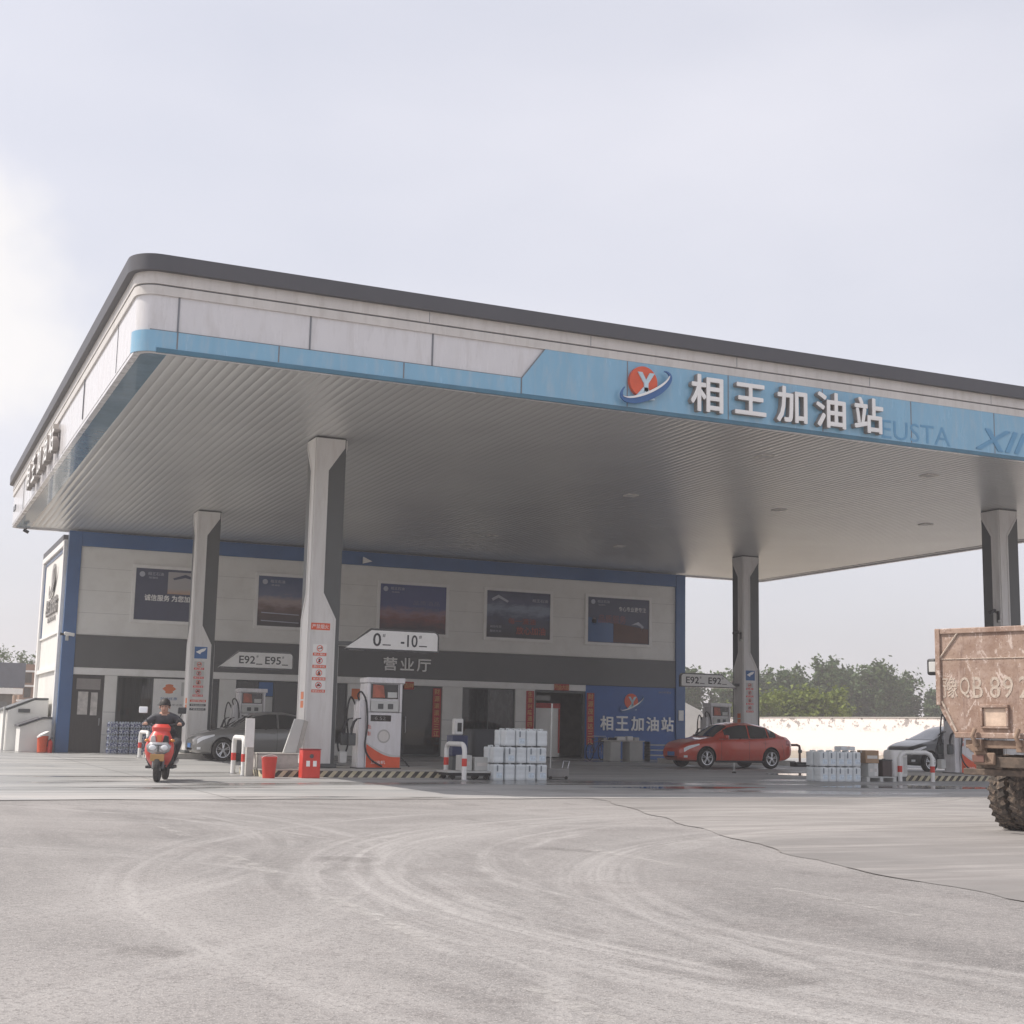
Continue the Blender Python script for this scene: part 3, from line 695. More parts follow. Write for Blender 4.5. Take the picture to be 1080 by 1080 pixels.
# glazed shop fronts
def window(x0, x1, z0, z1, bars=(), name='window'):
    mb = MB(); t_ = .05
    mb.box(x0, x1, BY+.06, BY+.13, z0, z0+t_); mb.box(x0, x1, BY+.06, BY+.13, z1-t_, z1)
    mb.box(x0, x0+t_, BY+.06, BY+.13, z0+t_, z1-t_); mb.box(x1-t_, x1, BY+.06, BY+.13, z0+t_, z1-t_)
    for b_ in bars: mb.box(b_-.02, b_+.02, BY+.065, BY+.125, z0+t_, z1-t_)
    fr = mb.build(name, col_dark, bld, True, smooth=0)
    mb = MB(); mb.box(x0+t_-.005, x1-t_+.005, BY+.09, BY+.10, z0+t_-.005, z1-t_+.005)
    for i, v in enumerate(mb.v): mb.v[i] = (v[0]-bld.location.x, v[1]-bld.location.y, v[2])
    p = mb.build('pane', shop_glass, fr, smooth=0); return fr
window(7.585, 11.245, .45, 2.715, (8.85, 10.05)); window(11.855, 16.145, .45, 2.715, (13.3, 14.7)); window(20.865, 23.155, .45, 2.715, (22.0,))
m_film, b = newmat('reflection_film'); nf = b.noise(b.map(b.obj(), (3, 1, 1.1)), 2.6, 6, .62, 1.2); b.bsdf(Base_Color=b.mix(b.rng(nf, .47, .56), (.06, .06, .06), (.8, .8, .78)), Roughness=.6)  # branchy light and dark blotches paint tree reflections behind the pane
bpart('reflection_film', m_film, (21.2, 23.08, BY+.15, BY+.16, .9, 2.66), bevel=0, smooth=0)
def curtain(x0, x1, rgb):
    mb = MB(); n = 60; q = [(x0+(x1-x0)*k/n, BY+.30+.05*math.sin(k*1.15)+.02*math.sin(k*.4)) for k in range(n+1)]
    mb.loft([[(x, y, z) for x, y in q] for z in (.45, 2.68)], closed=False, caps=False); mb.build('curtain', M('curtain_cloth', rgb, .9), bld, True, smooth=60)
curtain(8.1, 8.82, (.34, .36, .28)); curtain(14.75, 16.0, (.3, .3, .28)); curtain(11.9, 12.6, (.3, .3, .29))
bpart('window_sill', wall_white, (7.585, 11.245, BY+.0, BY+.2, 0, .445), (11.855, 16.145, BY, BY+.2, 0, .445), (20.865, 23.155, BY, BY+.2, 0, .445))
for x0, x1 in ((16.72, 18.36), (18.36, 20.02)):
    fr = window(x0+.003, x1-.003, .03, 2.715, (), 'glass_door')
    mb = MB(); xx = 18.2 if x0 < 17 else 18.52
    mb.tube([(xx-18.3, .05-.0, .9), (xx-18.3, -.0, .92), (xx-18.3, -.0, 1.5), (xx-18.3, .05, 1.52)], .015); mb.build('handle', steel, fr)
# plain dark door at the left corner, with pasted notices
dr = bpart('door', wood_dark, (6.055, 7.145, BY+.05, BY+.12, .02, 2.715))
def on(par, name, mat, *q, bevel=0):
    mb = MB()
    for k in q: mb.box(k[0]-18.3, k[1]-18.3, k[2]-51.4, k[3]-51.4, k[4], k[5])
    return mb.build(name, mat, par, smooth=0, bevel=bevel)
on(dr, 'transom_notice', M('grey_notice', (.26, .24, .23), .6), (6.2, 7.02, BY+.04, BY+.05, 2.2, 2.58))
on(dr, 'notice', M('pale_notice', (.55, .52, .49), .6, var=.25, scale=6), (6.28, 6.62, BY+.04, BY+.05, 1.32, 2.12), (6.72, 6.95, BY+.04, BY+.05, 1.3, 2.1))
on(dr, 'handle', steel, (7.03, 7.06, BY+.0, BY+.05, .95, 1.2))
o = text('notice_text', '厕所', grey_letter, None, (6.61-18.3, .039, 2.39), .3, .16, .003); o.parent = dr
# open doorway at the right with a half open leaf
fr = bpart('doorway', col_dark, (24.003, 24.08, BY+.02, BY+.2, 0, 2.715), (26.22, 26.297, BY+.02, BY+.2, 0, 2.715), (24.085, 26.215, BY+.02, BY+.2, 2.62, 2.715), bevel=0)
on(fr, 'door_leaf', wall_white, (24.2, 25.3, BY+.30, BY+.36, .05, 2.15)); on(fr, 'leaf_banner', red_cloth, (24.2, 25.3, BY+.28, BY+.295, 2.0, 2.2), (25.22, 25.29, BY+.28, BY+.295, .2, 1.99))
on(fr, 'inner_notice', light_grey, (24.3, 25.1, BY+.8, BY+.83, 2.32, 2.52))
# blue sign wall at the right
sign_blue = M('sign_wall_blue', (.022, .10, .33), .35, var=.08)
bp = bpart('sign_wall', sign_blue, (26.3, 30.545, BY-.02, BY+.24, 0, 2.97))
for i, ch in enumerate('相王加油站'): text('sign_wall_character', ch, white_flat, bld, (27.28+.72*i, BY-.02, 1.45), .62, .62, .04, .022)
logo(bld, (28.45, BY-.02, 2.30), .86, .03)
text('sign_wall_small_text', '24小时营业', grey_letter, bld, (30.05, BY-.02, 2.78), .62, .09, .004)
mb = MB(); mb.box(30.66, 30.9, BY-.13, BY-.09, 1.62, 2.05); mb.build('meter_box', white_paint, bld, True, bevel=.01)
# interior fittings seen dimly through the glass
for i, (x, lab) in enumerate(((9.0, 'leftmost'), (13.6, 'second'), (21.6, 'rightmost'))):
    t = thing('shop_shelf', 'grey metal shop shelf with goods behind the %s shop window' % lab, 'shelf', (x, 54.2, 0), 0, 'shelves in the shop')
    mb = MB(); mb.box(-.9, .9, .0, .05, 0, 1.8)
    for z in (.1, .5, .9, 1.3, 1.7): mb.box(-.9, .9, -.4, 0, z, z+.03)
    mb.build('frame', light_grey, t)
    mb = MB(); random.seed(i)
    for z in (.14, .54, .94, 1.34):
        xx = -.85
        while xx < .8:
            w_ = random.uniform(.08, .2); mb.box(xx, xx+w_, -.36, -.1, z, z+random.uniform(.14, .3), random.randrange(4)); xx += w_+.02
    mb.build('goods', [red, blue_mark, white_paint, orange], t, smooth=0)

# notices hung or pasted on the building (each can be lifted off)
def board(name, label, cat, x0, x1, z0, z1, mat, y=BY, th=.03, group=None, frame=None, fw_=.06):
    t = thing(name, label, cat, ((x0+x1)/2, y, (z0+z1)/2), 0, group); W, H = x1-x0, z1-z0
    if frame:
        mb = MB(); f = fw_
        mb.box(-W/2-f, W/2+f, -.07, 0, -H/2-f, -H/2); mb.box(-W/2-f, W/2+f, -.07, 0, H/2, H/2+f); mb.box(-W/2-f, -W/2, -.07, 0, -H/2, H/2); mb.box(W/2, W/2+f, -.07, 0, -H/2, H/2)
        mb.build('frame', frame, t, bevel=.006)
    mb = MB(); mb.box(-W/2, W/2, -th, -.001, -H/2, H/2); mb.build('panel', mat, t, smooth=0)
    def deco(nm, mat, poly, lay=1):
        mb = MB(); mb.prism(poly, 'y', -th-.002*lay, -th-.0005); return mb.build(nm, mat, t, smooth=0)
    def tx(body, x, z, wd, ht, mat, lay=2, bold=0, nm='lettering'):
        o = text(nm, body, mat, None, (x, -th-.002*lay, z), wd, ht, .002, bold); o.parent = t; return o
    return t, deco, tx
def grad(name, stops, scale=1.0, nz=.35, axis=2):
    m, b = newmat(name); s = b.sep(b.obj())[axis]
    v = b.math('ADD', b.math('MULTIPLY', s, scale), b.math('ADD', .5, b.math('MULTIPLY', b.math('SUBTRACT', b.noise(b.map(b.obj(), (1, 1, 3)), 1.6, 5, .6), .5), nz)))
    r_ = b.n.new('ShaderNodeValToRGB'); b.put(r_.inputs[0], v); e = r_.color_ramp.elements
    e[0].position = stops[0][0]; e[0].color = (*stops[0][1], 1); e[1].position = stops[-1][0]; e[1].color = (*stops[-1][1], 1)
    for p, c in stops[1:-1]: q = e.new(p); q.color = (*c, 1)
    b.bsdf(Base_Color=r_.outputs[0], Roughness=.35); return m
BG = 'advertising boards in a row on the upper wall'
slate = M('slate_print', (.055, .065, .115), .35, var=.06)
pal = M('pale_print', (.42, .44, .50), .5)
def mini_logo(t, tx, deco, x, z):
    deco('logo_mark', pal, [(x+.10*math.cos(2*PI*k/16), z+.10*math.sin(2*PI*k/16)) for k in range(16)]); tx('相王石油', x+.48, z+.03, .56, .12, pal); tx('加油站', x+.40, z-.11, .32, .07, pal)
t, deco, tx = board('billboard', 'slate grey advertising board with an orange picture and a row of white characters', 'billboard', 8.0, 10.35, 4.75, 6.62, slate, group=BG, frame=white_paint, fw_=.12)
mini_logo(t, tx, deco, -.95, .72); deco('picture', grad('orange_town_print', [(.2, (.30, .12, .06)), (.5, (.45, .26, .14)), (.8, (.38, .36, .36))], 1.2), [(-.02, .05), (1.17, .05), (1.17, .85), (-.02, .85)])
deco('picture_roof', slate, [(.15, .62), (.6, .78), (1.1, .62), (1.05, .56), (.6, .66), (.2, .56)], 2); tx('诚信服务 为您加油', .1, -.12, 1.85, .22, white_flat, 2, .02)
t, deco, tx = board('billboard', 'advertising board with a dusky city road picture, half hidden by the front column', 'billboard', 12.5, 14.9, 4.75, 6.62, grad('dusk_city_print', [(.1, (.05, .045, .05)), (.35, (.14, .08, .07)), (.5, (.36, .28, .27)), (.62, (.13, .15, .24)), (.9, (.05, .08, .17))], .5), group=BG, frame=white_paint, fw_=.12)
mini_logo(t, tx, deco, -.95, .72)
for z in (-.42, -.72): deco('light_trail', pal, [(-1.05, z), (.4, z-.04), (.4, z-.07), (-1.05, z-.04)])
t, deco, tx = board('billboard', 'violet blue advertising board with dim red hills, above the fuel sign reading 0 and -10', 'billboard', 17.3, 20.05, 4.75, 6.62, grad('red_hills_print', [(.12, (.05, .035, .05)), (.3, (.19, .06, .06)), (.42, (.27, .16, .19)), (.55, (.07, .085, .23)), (.9, (.05, .07, .20))], .5), group=BG, frame=white_paint, fw_=.12)
mini_logo(t, tx, deco, -1.15, .74); tx('品质油品', .55, .25, 1.1, .18, M('dim_print', (.16, .17, .26), .5)); tx('值得信赖', .55, 0, 1.1, .15, M('dim_print2', (.13, .14, .22), .5)); tx('安全环保', .8, -.42, .6, .12, M('dim_red_print', (.30, .09, .08), .5))
t, deco, tx = board('billboard', 'dark advertising board with red lettering at its bottom and a pale glow on its right', 'billboard', 21.8, 24.62, 4.75, 6.62, grad('night_glow_print', [(.1, (.025, .025, .035)), (.45, (.05, .06, .12)), (.62, (.22, .27, .36)), (.75, (.07, .08, .15)), (.95, (.03, .04, .09))], .5, .5), group=BG, frame=white_paint, fw_=.12)
deco('nozzle_drawing', pal, [(-1.2, .62), (-.9, .78), (-.45, .55), (-.5, .48), (-.9, .66), (-1.15, .52)]); tx('每一滴油', .15, -.25, 1.2, .24, M('dim_red_print3', (.26, .05, .04), .5), 2, .02); tx('放心加油', .55, -.62, 1.3, .30, M('dim_red_print2', (.38, .07, .05), .5), 2, .02)
tx('诚信经营', -1.0, -.5, .5, .09, pal); tx('服务大众', -1.0, -.68, .5, .09, pal); tx('相王石油', .95, .62, .7, .13, pal)
t, deco, tx = board('billboard', 'dark blue advertising board with a brown corner and white handwriting, nearest the right corner', 'billboard', 26.35, 29.25, 4.75, 6.62, slate, group=BG, frame=white_paint, fw_=.12)
mini_logo(t, tx, deco, -1.2, .74); deco('blue_field', navy, [(-1.42, -.9), (-.25, -.9), (-.25, -.15), (-1.42, .1)]); deco('brown_field', M('brown_print', (.11, .05, .035), .5), [(-.24, -.9), (1.42, -.9), (1.42, -.3), (-.24, -.1)])
tx('专心专业更专注', .65, .5, 1.3, .20, white_flat, 2); tx('品质服务', -.3, .05, 1.3, .34, M('dim_rose_print', (.24, .09, .10), .5), 2, .01); deco('plane_drawing', pal, [(.6, -.15), (.95, .0), (1.2, -.2), (1.1, -.4), (1.05, -.2), (.85, -.12)])
deco('lamp_glow', M('pale_spot', (.75, .60, .58), .5), [(-1.15+.12*math.cos(2*PI*k/12), -.05+.12*math.sin(2*PI*k/12)) for k in range(12)])
# ground floor posters and red paper couplets
t, deco, tx = board('poster', 'white poster with an orange flower and blue caption on the left shop window', 'poster', 8.87, 10.1, 1.25, 2.66, white_paint, y=BY+.05, th=.015)
deco('flower', orange, [(-.05+(.2+.05*math.cos(k*PI/2))*math.cos(2*PI*k/24), .35+(.17)*math.sin(2*PI*k/24)) for k in range(24)]); tx('加油优惠', -.05, .0, .6, .1, blue_mark); tx('会员充值享优惠', .0, -.22, .9, .07, grey_letter); deco('picture_frame', light_grey, [(.38, .1), (.56, .1), (.56, .6), (.38, .6)])
t, deco, tx = board('poster', 'white poster with an orange top half behind the tall front dispenser', 'poster', 16.2, 16.68, 1.4, 2.65, white_paint, y=BY-.022, th=.012)
deco('orange_field', orange, [(-.15, .1), (.18, .1), (.18, .5), (-.15, .5)])
t, deco, tx = board('poster', 'blue and grey poster inside the window behind the grey saloon', 'poster', 12.72, 13.25, 2.15, 2.66, blue_mark, y=BY+.05, th=.012)
deco('pale_field', pal, [(-.22, -.2), (.02, -.2), (.02, .0), (-.22, .0)])
t, deco, tx = board('poster', 'large pale poster with a grey border inside the window behind the grey saloon', 'poster', 12.35, 13.25, 1.2, 2.12, light_grey, y=BY+.05, th=.012)
deco('grey_border', pal, [(-.4, -.4), (.4, -.4), (.4, -.3), (-.4, -.3)])
def couplet(x0, x1, z0, z1, body, label, y):
    t = thing('door_couplet', label, 'banner', ((x0+x1)/2, y, (z0+z1)/2), 0, 'red paper couplets by the shop doors')
    W, H = x1-x0, z1-z0; mb = MB(); mb.box(-W/2, W/2, -.012, 0, -H/2, H/2); mb.build('paper', red_cloth, t, smooth=0)
    n = len(body); vert = H > W
    for i, ch in enumerate(body):
        p = (0, -.0125, H/2-(i+.5)*H/n) if vert else (-W/2+(i+.5)*W/n, -.0125, 0)
        s_ = min(W, H)*.68 if not vert else min(W*.72, H/n*.8)
        text('couplet_character', ch, gold, None, p, s_, s_, .003, .01).parent = t
couplet(19.64, 19.98, .75, 2.64, '财源滚滚达三江', 'tall red paper couplet on the frame of the glass door', BY+.055)
couplet(23.62, 23.97, .95, 2.66, '生意兴隆通四海', 'tall red paper couplet on the white pillar left of the dark doorway', BY-.021)
couplet(26.36, 26.70, .55, 2.66, '财源茂盛达三江', 'tall red paper couplet at the left edge of the blue sign wall', BY-.021)
couplet(24.85, 25.52, 2.72, 2.98, '开业大吉', 'small red plaque over the dark doorway', BY-.052)
couplet(18.40, 18.80, 2.56, 2.86, '吉祥', 'small red plaque hanging over the glass door', BY-.032)
t = thing('security_camera', 'white security camera on the navy corner pillar at the far left', 'camera', (5.75, 51.31, 4.02))
mb = MB(); mb.box(-.05, .05, -.06, 0, -.14, .04); mb.tube([(0, -.04, 0), (0, -.16, .03)], .02); mb.build('bracket', light_grey, t, bevel=.005)
mb = MB(); mb.cbox((.05, -.2, .08), (.36, .12, .11), rot=Matrix.Rotation(R(8), 3, 'Y')); mb.build('housing', white_paint, t, bevel=.02); mb = MB(); mb.tube([(-.13, -.2, .06), (-.26, -.2, .08)], .045); mb.build('lens', black, t)
t = thing('flood_lamp', 'small dark flood lamp under the far left canopy corner', 'lamp', (4.15, 51.7, 7.80))
mb = MB(); mb.tube([(0, 0, 0), (.0, -.03, -.06)], .02); mb.build('bracket', black, t); mb = MB(); mb.cbox((0, -.05, -.11), (.2, .12, .1), rot=Matrix.Rotation(R(25), 3, 'Y')); mb.build('housing', black, t, bevel=.01)
t = thing('flood_lamp', 'small pale flood lamp on the navy beam right of the front column', 'lamp', (16.6, BY-.06, 7.42))
mb = MB(); mb.box(-.02, .02, -.08, 0, -.05, .05); mb.build('bracket', light_grey, t); mb = MB(); mb.prism([(-.1, -.1), (.26, .0), (-.1, .16)], 'y', -.2, -.08); mb.build('housing', white_paint, t, bevel=.01)

# ------------------------------------------------------------------ left of the shop
t = thing('stair_shed', 'low white shed with sloping top against the left side of the shop', 'shed', (4.9, 52.6, 0))
mb = MB(); mb.prism([(4.42, 0), (5.47, 0), (5.47, 1.14), (5.15, 1.14), (4.42, .86)], 'y', 51.45, 53.0); mb.build('front_block', wall_white, t, True, bevel=.01)
mb = MB(); mb.prism([(4.1, 0), (5.47, 0), (5.47, 1.80), (5.0, 1.80), (4.1, 1.42)], 'y', 53.01, 56.4); mb.build('rear_block', wall_white, t, True, bevel=.01)
mb = MB(); mb.prism([(4.36, .865), (4.36, .92), (5.14, 1.21), (5.46, 1.21), (5.46, 1.15), (5.15, 1.15)], 'y', 51.38, 53.0); mb.build('front_coping', cap_grey, t, True)
mb = MB(); mb.prism([(4.02, 1.42), (4.02, 1.48), (4.99, 1.88), (5.46, 1.88), (5.46, 1.81), (5.0, 1.81)], 'y', 53.0, 56.45); mb.build('rear_coping', col_dark, t, True)
mb = MB(); mb.box(4.45, 4.85, 52.96, 53.005, 1.35, 1.48); mb.build('vent', col_dark, t, True)
mb = MB(); mb.box(3.98, 4.06, 53.2, 53.35, 0, 1.55); mb.build('downpipe', light_grey, t, True)
t = thing('waste_bin', 'orange bin with a tilted white lid beside the white shed', 'bin', (5.16, 51.05, 0))
mb = MB(); mb.lathe([(.15, 0), (.17, .02), (.185, .55), (.19, .56)], n=20); mb.build('body', orange_red, t); mb = MB(); mb.loft([[(.2*math.cos(2*PI*k/20), .2*math.sin(2*PI*k/20), z+.5*.2*math.cos(2*PI*k/20)*.9) for k in range(20)] for z in (.58, .63)]+[[(.1*math.cos(2*PI*k/20), .1*math.sin(2*PI*k/20), .68+.05*math.cos(2*PI*k/20)) for k in range(20)]]); mb.build('lid', white_paint, t)
def extinguisher(loc, label):
    t = thing('fire_extinguisher', label, 'fire extinguisher', loc)
    mb = MB(); mb.lathe([(.0, 0), (.08, 0), (.085, .02), (.085, .34), (.06, .40), (.025, .42), (.025, .46)], n=18); mb.build('cylinder', red, t)
    mb = MB(); mb.box(-.02, .1, -.015, .015, .46, .48); mb.box(-.02, .09, -.012, .012, .50, .515); mb.tube([(.0, -.02, .45), (-.08, -.05, .40), (-.10, -.06, .2)], .012); mb.build('valve', black, t)
extinguisher((5.4, 50.95, 0), 'small red fire extinguisher right of the orange bin by the white shed')

# ------------------------------------------------------------------ far left background
t = thing('roadside_building', 'low dark building with a wide blank slate signboard at the far left edge', 'building', (4.5, 98, 0))
mb = MB(); mb.box(-6, 3.3, 0, 6, 0, 2.7); mb.build('wall', M('brown_grey_wall', (.11, .10, .09), .8, var=.4, scale=1.2), t); mb = MB(); mb.box(-6, 4.0, -.15, .3, 3.12, 4.75); mb.build('signboard', M('slate_board', (.10, .11, .14), .5), t, bevel=.02)
mb = MB(); mb.box(-6.2, 3.9, -.3, 6.2, 2.705, 3.08); mb.build('canopy_edge', white_paint, t)
for x in (-2.2, .2, 1.9): mb = MB(); mb.box(x, x+1.1, -.03, .02, .2, 2.2); mb.build('shutter', M('shutter', (.12, .12, .12), .6), t)
t = thing('brick_house', 'brown three storey house with white ledges beyond the slate signboard', 'house', (10.3, 112, 0))
mb = MB(); mb.box(-.9, 6, 0, 6, 0, 5.2); mb.build('wall', M('brown_brick', (.27, .17, .12), .85, var=.25, scale=3), t)
for z in (2.4, 3.5, 4.6): mb = MB(); mb.box(-1.1, 6.1, -.2, .0, z, z+.14); mb.build('ledge', white_paint, t)
for z in (1.2, 2.7, 3.8):
    for x in (-.6, .4, 1.4): mb = MB(); mb.box(x, x+.5, -.03, .01, z, z+.75); mb.build('window', shop_glass, t)

# ------------------------------------------------------------------ pump islands
stripes = stripe_mat()
def island(x0, x1, y0, y1, label, plain=False):
    t = thing('pump_island', label, 'island', ((x0+x1)/2, (y0+y1)/2, 0)); h = .17
    o_ = round_rect(x0, x1, y0, y1, .25, 5); n = len(o_)
    mb = MB(); mb.add([(x, y, z) for z in (0, h-.03) for x, y in o_], [(k, (k+1) % n, n+(k+1) % n, n+k) for k in range(n)]); mb.build('kerb' if plain else 'striped_kerb', concrete if plain else stripes, t, True, smooth=0)
    i_ = round_rect(x0-.012, x1+.012, y0-.012, y1+.012, .26, 5)
    mb = MB(); mb.prism(i_, 'z', h-.03, h); mb.build('top_slab', concrete, t, True, smooth=0); return t
island(7.62, 12.15, 30.2, 32.5, 'pump island with striped kerb, carrying the tall white front dispenser')
island(7.7, 12.3, 44.1, 46.0, 'pump island behind the grey saloon', True)
island(26.6, 31.4, 43.9, 46.2, 'pump island behind the red saloon', True)
island(24.4, 31.6, 29.9, 32.3, 'pump island with striped kerb, partly behind the dusty truck')

# ------------------------------------------------------------------ fuel dispensers
def dispenser(x, y, z, label, base_col=orange_red, rotz=0):
    t = thing('fuel_dispenser', label, 'fuel pump', (x, y, z), rotz, 'fuel dispensers')
    W, D = .84, .56; a, d = W/2, D/2
    mb = MB(); mb.box(-a, a, -d, d, .0, 1.28); mb.build('cabinet', white_panel, t, bevel=.012)
    mb = MB()
    for sx in (-1, 1): mb.box(sx*a-.06 if sx > 0 else -a, a if sx > 0 else -a+.06, -d-.012, d+.012, 1.285, 1.95)
    mb.box(-a-.02, a+.06, -d-.02, d+.02, 1.955, 2.08); mb.box(-a+.065, a-.065, -d+.03, d-.03, 1.285, 1.95); mb.build('head', white_panel, t, bevel=.012)
    mb = MB(); mb.box(-a+.09, a-.10, -d+.0, -d+.035, 1.60, 1.93); mb.build('display', glossblack, t, bevel=.006)
    mb = MB(); mb.prism([(-.30, 1.62), (.0, 1.62), (-.04, 1.9), (-.30, 1.92)], 'y', -d-.004, -d+.001); mb.build('display_picture', M('red_screen_print', (.36, .10, .06), .3, var=.4, scale=6), t, smooth=0)
    mb = MB(); mb.box(.06, .29, -d-.02, -d+.001, 1.62, 1.75); mb.build('card_reader', light_grey, t, bevel=.008)
    mb = MB(); mb.box(-a+.08, a-.08, -d-.02, -d+.031, 1.30, 1.55); mb.build('keypad_panel', light_grey, t, bevel=.01)
    mb = MB(); mb.box(-.17, -.04, -d-.025, -d-.019, 1.36, 1.48); mb.box(.07, .20, -d-.025, -d-.019, 1.36, 1.48); mb.build('meter_windows', col_dark, t, smooth=0)
    mb = MB(); mb.box(-a+.09, .16, -d-.008, -d+.002, 1.08, 1.22); mb.build('price_display', glossblack, t, smooth=0)
    text('price_digits', '6.52', grey_letter, None, (-.1, -d-.0085, 1.15), .26, .08, .002).parent = t
    mb = MB(); n = 14
    top = [(-a+.01+(W-.02)*k/n, .56-.29*math.sin(PI*.5*min(1, k/n*1.2))) for k in range(n+1)]
    mb.prism([(-a+.01, .03)]+[(a-.01, .03)]+top[::-1], 'y', -d-.006, -d+.001); mb.build('wave_panel', base_col, t, smooth=0)
    mb = MB(); mb.prism(top+[(px, pz+.035+.02*math.sin(PI*k/n)) for k, (px, pz) in list(enumerate(top))[::-1]], 'y', -d-.005, -d+.001); mb.build('wave_edge', light_grey, t, smooth=0)
    text('lettering', '加油机', white_flat, None, (-.12, -d-.0065, .15), .34, .075, .003).parent = t
    mb = MB(); mb.lathe([(.155, -.004), (.155, 0), (.14, .0)], (0, -d-.0, .74), 'y', 28); mb.build('round_badge', M('badge_grey', (.42, .40, .38), .4), t)
    mb = MB(); mb.lathe([(.12, -.006), (.12, -.003), (.1, -.003)], (0, -d, .74), 'y', 28); mb.build('badge_centre', cream_trim, t)
    text('vertical_sticker', '禁止', orange_red, None, (-a+.07, -d-.002, .95), .08, .1, .003).parent = t; text('vertical_sticker', '烟火', orange_red, None, (-a+.07, -d-.002, .80), .08, .1, .003).parent = t
    # hose tower on the left with two hoses and nozzles
    mb = MB(); mb.box(-a-.17, -a-.005, -d+.06, d-.06, .0, 1.55); mb.build('hose_column', white_panel, t, bevel=.012)
    for k, yy in ((0, -.17), (1, .12)):
        pts = [(-a-.12, yy, 1.46), (-a-.2, yy, 1.66), (-a-.12, yy-.02, 1.74), (-a-.02, yy-.1, 1.5), (-a-.0, yy-.16, 1.0), (-a-.04, yy-.16, .5), (-a+.1, yy-.18, .22), (-a+.38, yy-.17, .06)] if k == 0 else \
              [(-a-.15, yy, 1.44), (-a-.28, yy, 1.62), (-a-.36, yy, 1.2), (-a-.30, yy, .6), (-a-.42, yy, .24), (-a-.55, yy, .55), (-a-.40, yy, 1.0)]
        sm = []
        for i in range(len(pts)-1):
            p0, p1, p2, p3 = (Vector(pts[max(0, min(len(pts)-1, i+q))]) for q in (-1, 0, 1, 2))
            for s_ in range(6):
                u = s_/6; sm.append(.5*((2*p1)+(-p0+p2)*u+(2*p0-5*p1+4*p2-p3)*u*u+(-p0+3*p1-3*p2+p3)*u**3))
        sm.append(Vector(pts[-1])); mb = MB(); mb.tube(sm, .021, 8); mb.build('hose', black, t)
        mb = MB(); nx = -a-.24-.10*k
        mb.tube([(nx+.02, yy-.05, 1.12), (nx-.05, yy-.06, 1.05), (nx-.10, yy-.06, .9), (nx-.10, yy-.06, .76)], [.022, .034, .034, .02], 8); mb.tube([(nx+.02, yy-.05, 1.12), (nx+.12, yy-.05, 1.14)], .014, 6)
        mb.build('nozzle', black, t)
        mb = MB(); mb.box(nx-.15, nx+.01, yy-.07, yy+.03, .52, .80); mb.build('nozzle_boot', col_dark, t, bevel=.02)
    mb = MB(); mb.box(-a-.55, -a-.38, -.1, .08, .12, .38); mb.build('side_bucket', light_grey, t, bevel=.02)
    mb = MB(); mb.tube([(a+.03, -.1, .62), (a+.10, -.15, .5), (a+.06, -.2, .25), (a+.25, -.22, .05)], .018); mb.build('cable', black, t)
    mb = MB(); mb.box(-a-.18, a+.02, -d-.02, d+.02, -.0, .028); mb.build('plinth', col_dark, t)
    return t
dispenser(10.60, 31.15, .17, 'tall white and red fuel dispenser with hoses beside the front column')
dispenser(10.88, 45.05, .17, 'fuel dispenser seen above the roof of the grey saloon')
dispenser(28.62, 45.1, .17, 'fuel dispenser seen above the roof of the red saloon')
dispenser(27.95, 31.1, .17, 'white and red fuel dispenser half hidden by the dusty truck')

# ------------------------------------------------------------------ bollards
def hoop(x, y0, y1, label, h=.80, rot=None):
    t = thing('hoop_bollard', label, 'bollard', (x, (y0+y1)/2, 0), 0, 'red and white hoop bollards'); L = (y1-y0)/2; r_ = .055
    dx = rot or 0
    def P(u, z): return (dx*u, L*u, z)
    pts = [P(-1, 0), P(-1, h-.17)]+[(dx*(-1+.17/L*(1-math.cos(R(q)))) if L else 0, -L+.17*(1-math.cos(R(q))), h-.17+.17*math.sin(R(q))) for q in (22, 45, 67, 90)]
    pts += [(-p[0], -p[1], p[2]) for p in pts[::-1]]
    mb = MB(); mb.tube(pts, r_, 12); mb.build('hoop', white_paint, t)
    for u in (-1, 1): mb = MB(); mb.lathe([(r_+.003, .30), (r_+.003, .47)], P(u, 0), 'z', 14); mb.build('red_band', red, t)
    for u in (-1, 1): mb = MB(); mb.lathe([(r_+.045, 0), (r_+.045, .012), (r_, .013)], P(u, 0), 'z', 14); mb.build('foot_plate', steel, t)
hoop(7.42, 30.95, 32.2, 'red and white hoop bollard beside the tall white sign post', .82, rot=.03)
hoop(11.87, 29.03, 30.13, 'red and white hoop bollard beside the flat trolley', .78)
hoop(7.55, 44.2, 45.6, 'red and white hoop bollard behind the red scooter, in front of the water packs', .80)
t = thing('hoop_bollard', 'red and white hoop bollard beside the rounded white cabinet near the truck', 'bollard', (24.75, 29.4, 0), 0, 'red and white hoop bollards')
pts = [(-.45, .1, 0), (-.45, .1, .6), (-.40, .08, .70), (-.28, .06, .75), (.28, -.05, .75), (.40, -.08, .70), (.45, -.1, .6), (.45, -.1, 0)]
mb = MB(); mb.tube(pts, .058, 12); mb.build('hoop', white_paint, t)
for sx in (-1, 1): mb = MB(); mb.lathe([(.062, .24), (.062, .40)], (.45*sx, -.1*sx, 0), 'z', 14); mb.build('red_band', red, t)
t = thing('concrete_post', 'tall white sign post with a flat face beside the left hoop bollard', 'post', (7.43, 30.6, 0))
mb = MB(); mb.box(-.06, .10, .02, .16, 0, 1.20); mb.build('shaft', concrete, t, bevel=.01); mb = MB(); mb.box(-.12, .085, -.01, .018, .62, 1.25); mb.build('face_plate', white_paint, t, bevel=.006)

